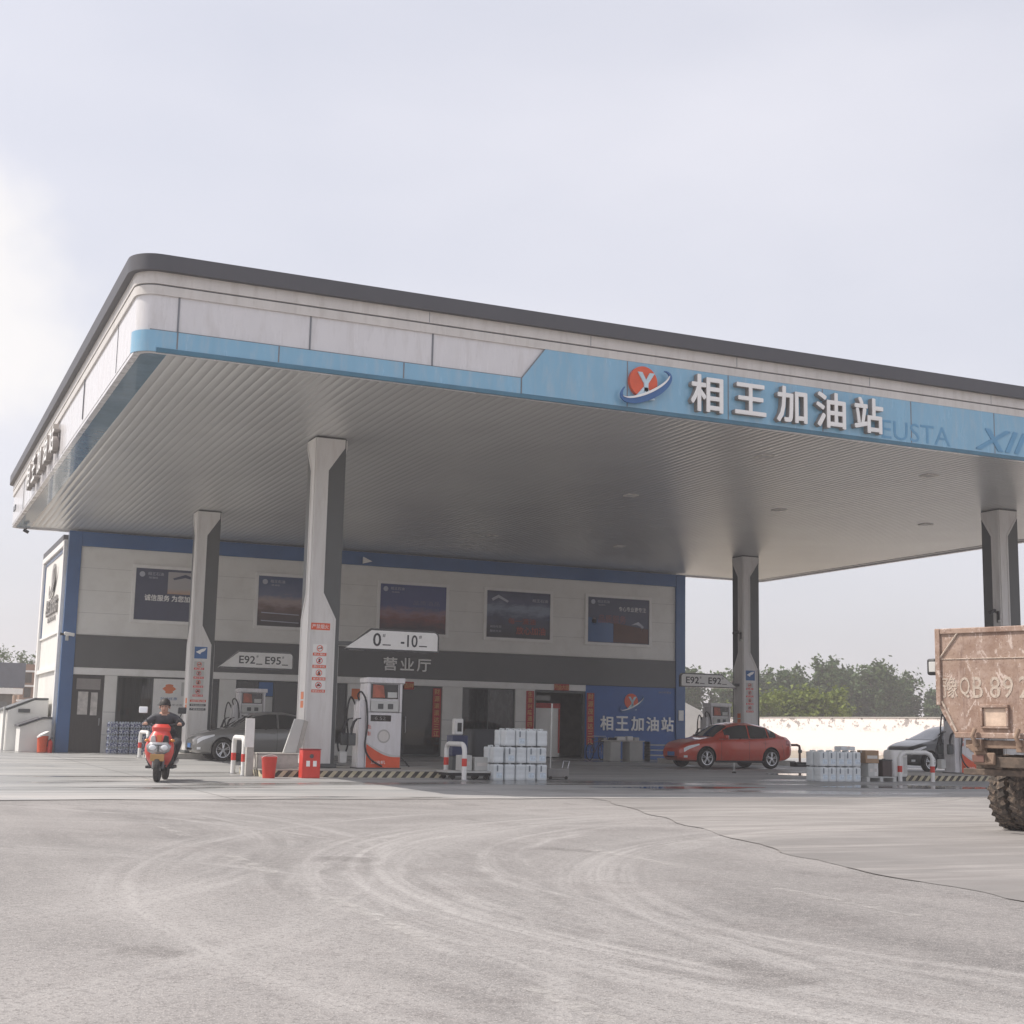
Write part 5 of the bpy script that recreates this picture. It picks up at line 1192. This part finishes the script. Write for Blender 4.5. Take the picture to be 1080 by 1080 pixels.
me_ = mb.build('front_mudguard', scoot_red, sc); sd = me_.modifiers.new('solid', 'SOLIDIFY'); sd.thickness = .012
mb = MB(); mb.loft([[(hw*x, -.665-.035*(1-abs(x)), z) for x in (-1, -.6, 0, .6, 1)] for z, hw in ((.50, .08), (.56, .19), (.66, .22), (.73, .15))], closed=False, caps=False); o = mb.build('headlight', M('headlight_bowl', (.42, .41, .42), .15, metal=.5, var=.25, scale=9), sc); sd = o.modifiers.new('solid', 'SOLIDIFY'); sd.thickness = .02
for sx in (-1, 1): mb = MB(); mb.ball((sx*.10, -.70, .63), (.065, .02, .05), 14, 8); mb.build('headlight_lens', lamp_clear, o)
for sx in (-1, 1): mb = MB(); mb.ball((sx*.22, -.56, .76), (.045, .03, .03), 10, 6); mb.build('indicator', amber, sc)
mb = MB(); mb.box(-.12, .12, -.80, -.785, .385, .515); mb.build('number_plate', M('yellow_brown_plate', (.42, .24, .09), .5), sc, bevel=.004)
mb = MB(); mb.box(-.03, .03, -.784, -.60, .44, .47); mb.build('plate_bracket', black, sc)
mb = MB(); mb.prism([(-.02, .70), (.02, .70), (.05, .86), (-.05, .86)], 'y', -.62, -.57); mb.build('fairing_stripe', orange, sc)
for sx in (-1, 1): mb = MB(); mb.prism([(sx*.05, .70), (sx*.17, .66), (sx*.15, .84), (sx*.08, .86)], 'y', -.60, -.50); mb.build('fairing_vent', black if sx > 0 else M('silver_trim', (.6, .58, .57), .3), sc, bevel=.012)
mb = MB(); mb.cbox((0, -.705, .62), (.025, .01, .13)); mb.cbox((0, -.695, .675), (.20, .012, .02)); mb.build('headlight_divider', col_dark, sc)
for sx in (-1, 1): mb = MB(); mb.tube([(sx*.075, -.64, .245), (sx*.085, -.50, .52)], [.028, .032], 10); mb.build('front_fork', M('fork_grey', (.12, .12, .125), .4), sc)
mb = MB(); mb.loft([[(x*k, y, z) for x, y in round_rect(-.24, .24, -.41, -.36, .02, 2)] for z, k in ((.26, .7), (.40, 1), (.62, 1.12), (.84, .75))]); mb.build('leg_shield', black, sc)
mb = MB(); mb.loft([rr(-.45, .20, .07, .04), rr(-.47, .30, .13, .06), rr(-.45, .36, .15, .05)]); mb.build('lower_belly', black, sc)
mb = MB(); mb.box(-.25, .25, -.38, .18, .24, .30); mb.build('floorboard', black, sc, bevel=.02)
mb = MB(); mb.loft([[(x, y, z) for x, z in ((-hw, z0), (-hw*1.05, (z0+z1)/2), (-hw*.8, z1), (hw*.8, z1), (hw*1.05, (z0+z1)/2), (hw, z0))] for y, hw, z0, z1 in ((.10, .11, .30, .60), (.25, .17, .34, .70), (.55, .19, .42, .72), (.85, .14, .55, .74), (.98, .07, .62, .72))]); mb.build('rear_body', scoot_red, sc)
mb = MB(); mb.loft([[(x, y, z) for x, z in ((-hw, z0), (-hw*.9, z1), (0, z1+.015), (hw*.9, z1), (hw, z0))] for y, hw, z0, z1 in ((.08, .08, .66, .71), (.2, .14, .70, .77), (.5, .15, .71, .78), (.8, .14, .74, .82), (.92, .08, .75, .80))]); mb.build('seat', black, sc)
mb = MB(); mb.tube([(0, -.64, .245), (0, -.46, .62), (0, -.36, 1.0)], .03); mb.tube([(-.34, -.24, 1.03), (-.2, -.32, 1.05), (0, -.36, 1.0), (.2, -.32, 1.05), (.34, -.24, 1.03)], .016); mb.build('handlebar', black, sc)
mb = MB(); mb.loft([rr(-.40, .93, .16, .07), rr(-.40, 1.0, .17, .085), rr(-.37, 1.06, .12, .06)]); mb.build('handlebar_cowl', scoot_red, sc)
for sx in (-1, 1):
    mb = MB(); mb.tube([(sx*.22, -.32, 1.05), (sx*.30, -.34, 1.18), (sx*.33, -.34, 1.26)], .009, 6); st = mb.build('mirror_stem', black, sc)
    mb = MB(); mb.cbox((sx*.34, -.35, 1.32), (.15, .03, .12), rot=Matrix.Rotation(R(-8), 3, 'X')); mb.build('mirror', lamp_clear if sx < 0 else black, st, bevel=.02, seg=3)  # left mirror coloured pale to paint in the sky glare, right one black
mb = MB(); mb.box(-.03, .03, .93, 1.06, .56, .66); mb.build('tail_light', lamp_red, sc, bevel=.01)
mb = MB(); mb.tube([(.12, .3, .30), (.14, .65, .32), (.15, .95, .36)], [.035, .045, .05]); mb.build('exhaust', steel, sc)

def person(name, label, joints, bones, loc, rotz, mats, matfn):
    t_loc = Vector(loc)
    names = list(joints); me = bpy.data.meshes.new('body'); me.from_pydata([joints[k][0] for k in names], [(names.index(a), names.index(c)) for a, c in bones], [])
    o = link('body_tmp', me); sk = o.modifiers.new('skin', 'SKIN'); sk.use_smooth_shade = True
    for i, k in enumerate(names): r_ = joints[k][1]; me.skin_vertices[0].data[i].radius = r_ if isinstance(r_, tuple) else (r_, r_)
    me.skin_vertices[0].data[names.index('pelvis')].use_root = True
    ss = o.modifiers.new('sub', 'SUBSURF'); ss.levels = 2; ss.render_levels = 2
    dg = bpy.context.evaluated_depsgraph_get(); dg.update(); new = bpy.data.meshes.new_from_object(o.evaluated_get(dg)); bpy.data.objects.remove(o)
    new.materials.clear()
    for m_ in mats: new.materials.append(m_)
    seg = [(a, c, Vector(joints[a][0]), Vector(joints[c][0])) for a, c in bones]
    for p in new.polygons:
        best = None
        for a, c, A, B in seg:
            d = B-A; u = max(0, min(1, (p.center-A).dot(d)/max(1e-9, d.length_squared))); q = (p.center-(A+d*u)).length-.02*0
            if best is None or q < best[0]: best = (q, a, c, u)
        p.material_index = matfn(best[1], best[2], best[3], p.center)
    b_ = link(name, new); b_.location = loc; b_.rotation_euler = (0, 0, rotz); b_.scale = sc.scale; new.name = 'person_body'
    tag(b_, label, 'person'); return b_
J = {'pelvis': ((0, .30, .86), (.17, .14)), 'waist': ((0, .22, .98), (.165, .13)), 'chest': ((0, .08, 1.13), (.19, .13)), 'collar': ((0, .02, 1.22), (.13, .095)), 'neck': ((0, -.02, 1.27), (.055, .058)), 'jaw': ((0, -.065, 1.325), (.066, .078)), 'head': ((0, -.07, 1.40), (.082, .098)), 'crown': ((0, -.06, 1.47), (.057, .068)),
     'nose': ((0, -.088, 1.487), .012)}
B = [('pelvis', 'waist'), ('waist', 'chest'), ('chest', 'collar'), ('collar', 'neck'), ('neck', 'jaw'), ('jaw', 'head'), ('head', 'crown')]
del J['nose']
for sx, q in ((-1, 'r'), (1, 'l')):
    J.update({'sho'+q: ((sx*.20, .02, 1.18), .075), 'elb'+q: ((sx*.335, -.05, 1.06), .056), 'wri'+q: ((sx*.30, -.235, 1.07), .034), 'palm'+q: ((sx*.295, -.285, 1.065), (.04, .025))})
    B += [('collar', 'sho'+q), ('sho'+q, 'elb'+q), ('elb'+q, 'wri'+q), ('wri'+q, 'palm'+q)]
    for k in range(4):
        J['f%d%s' % (k, q)] = ((sx*(.27+.022*k), -.325, 1.068), .0095); J['g%d%s' % (k, q)] = ((sx*(.27+.022*k), -.335, 1.035), .0085); B += [('palm'+q, 'f%d%s' % (k, q)), ('f%d%s' % (k, q), 'g%d%s' % (k, q))]
    J['t'+q] = ((sx*.245, -.285, 1.04), .011); B += [('palm'+q, 't'+q)]
J.update({'hipr': ((-.10, .16, .82), .095), 'kneer': ((-.27, -.22, .73), .078), 'ankr': ((-.15, -.15, .37), .048), 'toer': ((-.14, -.33, .335), (.045, .03)),
          'hipl': ((.13, .24, .82), .10), 'kneel': ((.29, -.20, .72), .08), 'ankl': ((.19, -.12, .37), .05), 'toel': ((.20, -.28, .335), (.05, .034))})
B += [('pelvis', 'hipr'), ('hipr', 'kneer'), ('kneer', 'ankr'), ('ankr', 'toer'), ('pelvis', 'hipl'), ('hipl', 'kneel'), ('kneel', 'ankl'), ('ankl', 'toel')]
def mf(a, c, u, p):
    if a in ('neck', 'jaw', 'head') or a.startswith('palm') or a[0] in 'f' or (a.startswith('wri') and u > .4): return 0
    if a.startswith(('hip', 'knee')) or c.startswith('hip') or (a == 'pelvis' and u < .35): return 2
    if a.startswith('ank'): return 3
    return 1
pr = person('person', 'rider in dark jacket and trousers sitting on the red scooter', J, B, sc.location, sc.rotation_euler.z, [skin, jacket, trousers, black], mf)
mb = MB(); mb.loft([[(.092*math.cos(2*PI*k/18)*q, -.055+.108*math.sin(2*PI*k/18)*q, z-.13) for k in range(18)] for z, q in ((1.50, 1.06), (1.55, 1.12), (1.60, 1.04), (1.645, .8), (1.675, .4))])
for i, (x, y, z) in enumerate(mb.v):
    if z < 1.41 and y < -.09: mb.v[i] = (x, y+.04, z+.04)
mb.build('hair', hair, pr)
mb = MB()
for sx in (-1, 1): mb.ball((sx*.032, -.163, 1.388), (.014, .008, .007), 10, 6, 0)
mb.build('eyes', black, pr); mb = MB(); mb.ball((0, -.175, 1.352), (.014, .018, .022), 10, 7); mb.build('nose', skin, pr); mb = MB(); mb.ball((0, -.158, 1.318), (.024, .007, .006), 10, 6); mb.build('mouth', M('lips', (.30, .12, .10), .5), pr)
mb = MB()
for sx in (-1, 1): mb.ball((sx*.088, -.06, 1.375), (.012, .022, .03), 8, 6)
mb.build('ears', skin, pr)

# ------------------------------------------------------------------ dusty truck at the right edge
tr = thing('dump_truck', 'dusty red-brown dump truck with a painted number on its tailgate at right', 'truck', (12.51, 12.90, 0), R(-72))
ZB, ZT = 1.17, 2.50; HW = 1.15
mb = MB(); mb.prism([(-HW, ZT), (-HW, 1.56), (-HW+.05, 1.45), (-.93, ZB), (.93, ZB), (HW-.05, 1.45), (HW, 1.56), (HW, ZT)], 'y', 0, .07); mb.build('tailgate', rust, tr, bevel=.012)
mb = MB()
for q in ((-HW-.015, -HW+.055, -.03, .0, 1.55, ZT+.012), (HW-.055, HW+.015, -.03, .0, 1.55, ZT+.012), (-HW+.058, HW-.058, -.025, .0, ZT-.06, ZT+.01), (-.92, .92, -.03, .0, ZB-.02, ZB+.05)): mb.box(*q)
mb.build('tailgate_rim', rust, tr, bevel=.01)
mb = MB()
for sx in (-1, 1):
    mb.tube([(sx*(HW-.03), -.012, 2.12), (sx*(HW-.30), -.012, ZT-.05)], .012, 6); mb.tube([(sx*(HW-.06), -.012, 1.60), (sx*.90, -.012, ZB+.06)], .014, 6)
mb.tube([(-HW+.05, -.004, 2.125), (HW-.05, -.004, 2.125)], .007, 6); mb.build('weld_ribs', dust_white, tr)
for i, (ch, x) in enumerate((('豫', -.98), ('Q', -.775), ('B', -.60), ('8', -.37), ('9', -.20), ('2', .01), ('5', .20))): text('painted_character', ch, dust_white, tr, tr.location+Vector((x, -.002, 1.77)), .21 if i == 0 else .135, .26, .003, .004)
mb = MB()
for q in ((-.56, -.19, -.045, .0, 1.52, 1.56), (-.56, -.19, -.035, .0, 1.27, 1.295), (-.56, -.53, -.045, .0, 1.297, 1.518), (-.22, -.19, -.045, .0, 1.297, 1.518)): mb.box(*q)
pf = mb.build('plate_frame', rust, tr, bevel=.006); mb = MB(); mb.box(-.525, -.225, -.012, -.001, 1.30, 1.515); mb.build('plate', M('caked_plate', (.60, .46, .36), .85, var=.2, scale=7, bump=.4), pf)
mb = MB()
for sx in (-1, 1):
    mb.prism([(sx*HW, ZT), (sx*HW, 1.56), (sx*(HW-.05), 1.45), (sx*.93, ZB), (sx*.89, ZB), (sx*1.06, 1.47), (sx*1.1, 1.57), (sx*1.1, ZT)], 'y', .075, 3.4)
mb.box(-.89, .89, .075, 3.4, ZB, ZB+.05); mb.box(-1.10, 1.10, 3.32, 3.4, ZB+.055, ZT+.25); mb.build('dump_bed', rust, tr)
mb = MB(); mb.box(-1.02, 1.02, .3, 3.2, ZB+.055, 1.75); mb.build('load', M('soil_load', (.33, .25, .18), .95, bump=.5, bscale=6), tr)
mb = MB()
for x in (-.42, .42): mb.box(x-.05, x+.05, .10, 5.6, .78, .95)
mb.box(-.55, .55, .06, .15, .80, .93); mb.box(-.9, .9, .12, .2, .70, .78); mb.box(-.75, -.45, .16, .30, .78, 1.12); mb.box(.45, .75, .16, .30, .78, 1.12); mb.build('chassis', mud_dark, tr, bevel=.01)
mb = MB()
for x in (-.62, -.05, .52):
    mb.tube([(x, -.06, ZB+.10), (x-.02, -.10, ZB+.0), (x+.03, -.07, ZB-.12)], .03, 8); mb.box(x-.05, x+.07, -.05, .10, ZB-.18, ZB-.03)
for x0, x1, z0, z1 in ((-.80, .80, 1.03, 1.13),): mb.box(x0, x1, .02, .12, z0, z1)
mb.prism([(-.80, 1.06), (-.52, .84), (-.44, .88), (-.62, 1.10)], 'y', .0, .08); mb.prism([(.80, 1.06), (.62, 1.10), (.44, .88), (.52, .84)], 'y', .0, .08)
mb.build('hinge_bar', mud, tr, bevel=.01)
mb = MB()
for sx in (-1, 1): mb = MB(); mb.box(sx*.55-.14, sx*.55+.14, .0, .05, .83, .98); mb.build('lamp_bracket', mud, tr, bevel=.02)
for sx in (-1, 1): mb = MB(); mb.box(sx*.62-.08, sx*.62+.08, -.012, .0, .86, .95); mb.build('tail_light', M('dusty_red_lens', (.17, .09, .07), .8), tr, bevel=.008)
muddy_rubber = M('muddy_rubber', (.06, .05, .043), .9, var=.3, scale=6, bump=.3, dirt=(.30, .225, .17), dirtamt=1.0)
def truck_wheel(x, y, name='wheel'):
    rad, hw = .46, .12; mb = MB(); mb.lathe([(.26, -hw*.8), (.32, -hw), (.42, -hw), (.455, -hw*.8), (rad, -hw*.4), (rad, hw*.4), (.455, hw*.8), (.42, hw), (.32, hw), (.26, hw*.8)], (0, 0, 0), 'x', 48)
    for k in range(26):
        a = 2*PI*k/26
        for sx in (-1, 1):
            mb.cbox((sx*hw*.52, rad*math.cos(a+sx*.06), rad*math.sin(a+sx*.06)), (hw*.92, .05, .032), rot=Matrix.Rotation(a-PI/2, 3, 'X') @ Matrix.Rotation(sx*.5, 3, 'Z'))
    o = mb.build(name, muddy_rubber, tr); o.location = (x, y, rad+.012)
    mb = MB(); mb.lathe([(.0, -.05), (.08, -.05), (.1, -.02), (.235, -.02), (.245, -.09), (.245, .09), (0, .09)], (0, 0, 0), 'x', 30); mb.build('rim', mud_dark, o)
for x in (-.86, -.59, .59, .86): truck_wheel(x, 1.29)
mb = MB(); mb.tube([(-.3, 1.29, .47), (-.15, 1.29, .47), (-.12, 1.29, .5), (.12, 1.29, .5), (.15, 1.29, .47), (.3, 1.29, .47)], [.06, .06, .15, .15, .06, .06], 14); mb.build('axle', mud_dark, tr)
for x in (-.86, .86): truck_wheel(x, 4.75)
mb = MB(); mb.box(-HW-.17, -HW-.03, .02, .10, 1.93, 2.14); sl_ = mb.build('side_lamp', black, tr, bevel=.03, seg=3); mb = MB(); mb.box(-HW-.13, -HW-.035, .008, .019, 1.97, 2.10); mb.build('lamp_glass', light_grey, sl_, bevel=.01)
mb = MB(); mb.box(-HW-.06, -HW+.02, .04, .08, 2.0, 2.06); mb.build('lamp_arm', black, tr)
mb = MB(); mb.loft([[(x, y, z) for x, y in round_rect(-.95, .95, 3.75, 5.5, .12, 4)] for z in (.75, 1.6)]+[[(x*.95, y*1.0-.0, 2.0) for x, y in round_rect(-.95, .95, 3.8, 5.25, .12, 4)], [(x*.9, y, 2.12) for x, y in round_rect(-.95, .95, 3.9, 5.1, .12, 4)]]); mb.build('cab', M('cab_dusty_brown', (.16, .11, .09), .6), tr)
mb = MB(); mb.box(-.8, .8, 3.735, 3.748, 1.5, 1.95); mb.build('rear_window', car_glass_dark, tr); mb = MB(); mb.box(-.85, .85, 5.42, 5.52, 1.45, 1.85); mb.build('windscreen', car_glass_dark, tr)
for sx in (-1, 1):
    mb = MB(); mb.tube([(sx*.95, 5.1, 1.75), (sx*1.3, 5.25, 2.24), (sx*1.55, 5.25, 2.24)], .018, 7); st = mb.build('mirror_arm', black, tr)
    mb = MB(); mb.cbox((sx*1.66, 5.25, 2.24), (.24, .09, .25)); mh = mb.build('mirror', black, st, bevel=.03, seg=3); mb = MB(); mb.box(sx*1.66-.02 if sx < 0 else sx*1.66-.10, sx*1.66+.10 if sx < 0 else sx*1.66+.02, 5.198, 5.203, 2.14, 2.34); mb.build('mirror_glass', lamp_clear, mh)

# ------------------------------------------------------------------ white wall on the right
bw = thing('boundary_wall', 'long sunlit white boundary wall behind the red saloon and the trees', 'wall', (57, 75, 0))
A, Bv = Vector((48.5, 46.2, 0)), Vector((73.5, 131, 0)); d = (Bv-A).normalized(); nrm = Vector((d.y, -d.x, 0))
def wl(s_, z, off=0): p = A+(Bv-A)*s_+nrm*off; return (p.x, p.y, z)
mb = MB(); mb.loft([[wl(s_, 0), wl(s_, 2.1+.25*s_*2.0 if s_ < .5 else 2.35), wl(s_, 2.1+.25*s_*2.0 if s_ < .5 else 2.35, .25), wl(s_, 0, .25)] for s_ in (0, .25, .5, .75, 1)])
m_wall, b = newmat('flaking_white_wall'); pos = b.obj(); n1 = b.noise(b.map(pos, (.6, .6, 1.4)), 1.6, 6, .7); z_ = b.sep(pos)[2]
top = b.rng(z_, 1.35, 1.75); fl = b.math('MULTIPLY', b.rng(n1, .54, .58), top); low = b.math('MULTIPLY', b.rng(z_, .45, .0), b.rng(n1, .35, .6))
b.bsdf(Base_Color=b.mix(low, b.mix(fl, (.80, .74, .71), (.33, .30, .29)), (.45, .40, .36)), Roughness=.8); mb.build('wall', m_wall, bw, True, smooth=0)
mb = MB(); mb.loft([[wl(s_, z, o_) for z, o_ in ((zt, -.05), (zt+.07, -.05), (zt+.07, .3), (zt, .3))] for s_, zt in ((0, 2.102), (.5, 2.352), (1, 2.352))]); mb.build('coping', M('coping_grey', (.36, .34, .32), .8), bw, True, smooth=0)

# ------------------------------------------------------------------ trees
def tree_proto(name, H, Wd, leaf, nclump, seed, label, group, leafsize=.26, trunk_frac=.22, conic=.5):
    rnd = random.Random(seed); t = thing(name, label, 'tree' if name != 'leafy_shrub' else 'shrub', (0, 0, 0), 0, group)
    mb = MB(); tp = [(rnd.uniform(-.1, .1)*k, rnd.uniform(-.1, .1)*k, H*.9*k/6) for k in range(7)]; mb.tube(tp, [H*.022*(1-k/7.5) for k in range(7)], 8)
    limbs = []
    for k in range(16):
        h = H*(trunk_frac+.6*k/16); a = k*2.4+rnd.uniform(-.4, .4); ln = Wd*.5*(1-.5*k/16)*rnd.uniform(.7, 1.1)
        p0 = Vector((0, 0, h)); p2 = p0+Vector((math.cos(a)*ln, math.sin(a)*ln, ln*rnd.uniform(.7, 1.4))); p1 = (p0+p2)/2+Vector((0, 0, -.1*ln))
        mb.tube([p0, p1, p2], [H*.008, H*.006, H*.003], 5); limbs.append((p0, p2))
    mb.build('trunk', bark, t)
    mb = MB(); cl = []
    for p0, p2 in limbs:
        for q in range(3): cl.append((p0.lerp(p2, rnd.uniform(.45, 1.15)), rnd.uniform(.09, .17)*Wd))
    for k in range(nclump):                              # upright leaders: a ragged, spiky outline with gaps between
        a = k*2.4+rnd.uniform(-.5, .5); rad = Wd*.5*math.sqrt((k+.5)/nclump)*rnd.uniform(.8, 1.05); top = H*(1-.42*(rad/(Wd*.5))**2)*rnd.uniform(.84, 1.02)
        z0 = H*trunk_frac*rnd.uniform(.7, 1.5); m_ = max(4, int((top-z0)/(H*.085)))
        for q in range(m_+1):
            u = q/m_; lean = .75+.35*u
            cl.append((Vector((rad*math.cos(a)*lean+rnd.uniform(-.1, .1), rad*math.sin(a)*lean+rnd.uniform(-.1, .1), z0+(top-z0)*u)), Wd*(.115*(1-u)**.6+.022)*rnd.uniform(.75, 1.2)))
    for c, r_ in cl:
        for q in range(int(14+r_*42)):
            v = Vector((rnd.gauss(0, 1), rnd.gauss(0, 1), rnd.gauss(0, 1.1))); v = c+v*r_*.55
            ax = Vector((rnd.gauss(0, 1), rnd.gauss(0, 1), rnd.gauss(0, .6))).normalized(); bx_ = ax.cross(Vector((rnd.gauss(0, 1), rnd.gauss(0, 1), rnd.gauss(0, 1)))).normalized(); s_ = leafsize*rnd.uniform(.6, 1.3)
            mb.add([v-ax*s_, v-bx_*s_*.5, v+ax*s_, v+bx_*s_*.5], [(0, 1, 2, 3)])
    mb.build('crown', leaf, t, smooth=0); return t
TG = 'hazy poplars beyond the white wall'; SG = 'bright green shrubs along the white wall'
protos = [tree_proto('poplar_tree', 8.6, 5.2, leaf_a, 17, 21+k, 'hazy grey green poplar in the row beyond the white wall', TG, conic=.4+.2*k) for k in range(3)]
spots = [(79.5, 132, 1.0), (83, 128, .95), (87.0, 131, .90), (90.5, 128, .98), (93.5, 132, .93), (96.5, 129, 1.07), (99.5, 131, 1.06), (102.2, 128, 1.12), (105.2, 130, 1.06), (108.2, 131, 1.02), (110.5, 127, .80), (113.5, 130, .72), (117.5, 128, .84), (121, 130, .95), (125.5, 132, 1.0), (76, 130, .96), (72.5, 134, .9), (92, 136, 1.0), (104, 137, 1.1)]
rnd = random.Random(5)
for i, (x, y, s_) in enumerate(spots):
    if i < 3: o = protos[i]; o.location = (x, y, 0); o.scale = (s_, s_, s_)
    else: dup(protos[i % 3], (x, y, 0), rnd.uniform(0, 6), None, None, (s_, s_, s_*rnd.uniform(.96, 1.04)))
sp = [tree_proto('leafy_shrub', 5.2, 5.0, leaf_b, 16, 40+k, 'bright yellow green shrub rising over the white wall', SG, .22, .1, .2) for k in range(2)]
for i, (x, y, s_) in enumerate(((71, 104, .86), (74, 105, 1.0), (76.6, 104, 1.02), (79, 107, .92), (68.8, 106, .72), (72.6, 108, .9), (81.5, 108, .72))):
    if i < 2: o = sp[i]; o.location = (x, y, 0); o.scale = (s_,)*3
    else: dup(sp[i % 2], (x, y, 0), rnd.uniform(0, 6), None, None, (s_,)*3)
bt = tree_proto('bare_tree', 5.6, 3.2, leaf_a, 3, 77, 'thin half bare tree above the slate signboard at the far left', 'bare trees at the far left', .12, .4)
bt.location = (7.6, 116, 0); dup(bt, (10.5, 124, 0), 2.0, 'thin half bare tree above the brown house at the far left')

# ------------------------------------------------------------------ haze in the air
HAZE = .0013
mb = MB(); mb.box(-430, 430, -430, 430, -1.0, 14.0)
m_h = bpy.data.materials.new('haze'); m_h.use_nodes = True; n_ = m_h.node_tree; n_.nodes.clear()
ho = n_.nodes.new('ShaderNodeOutputMaterial'); pv = n_.nodes.new('ShaderNodeVolumePrincipled'); pv.inputs['Color'].default_value = (.92, .90, .92, 1); pv.inputs['Density'].default_value = HAZE; pv.inputs['Anisotropy'].default_value = .2
n_.links.new(pv.outputs[0], ho.inputs['Volume'])
tag(mb.build('haze', m_h, smooth=0), kind='stuff')
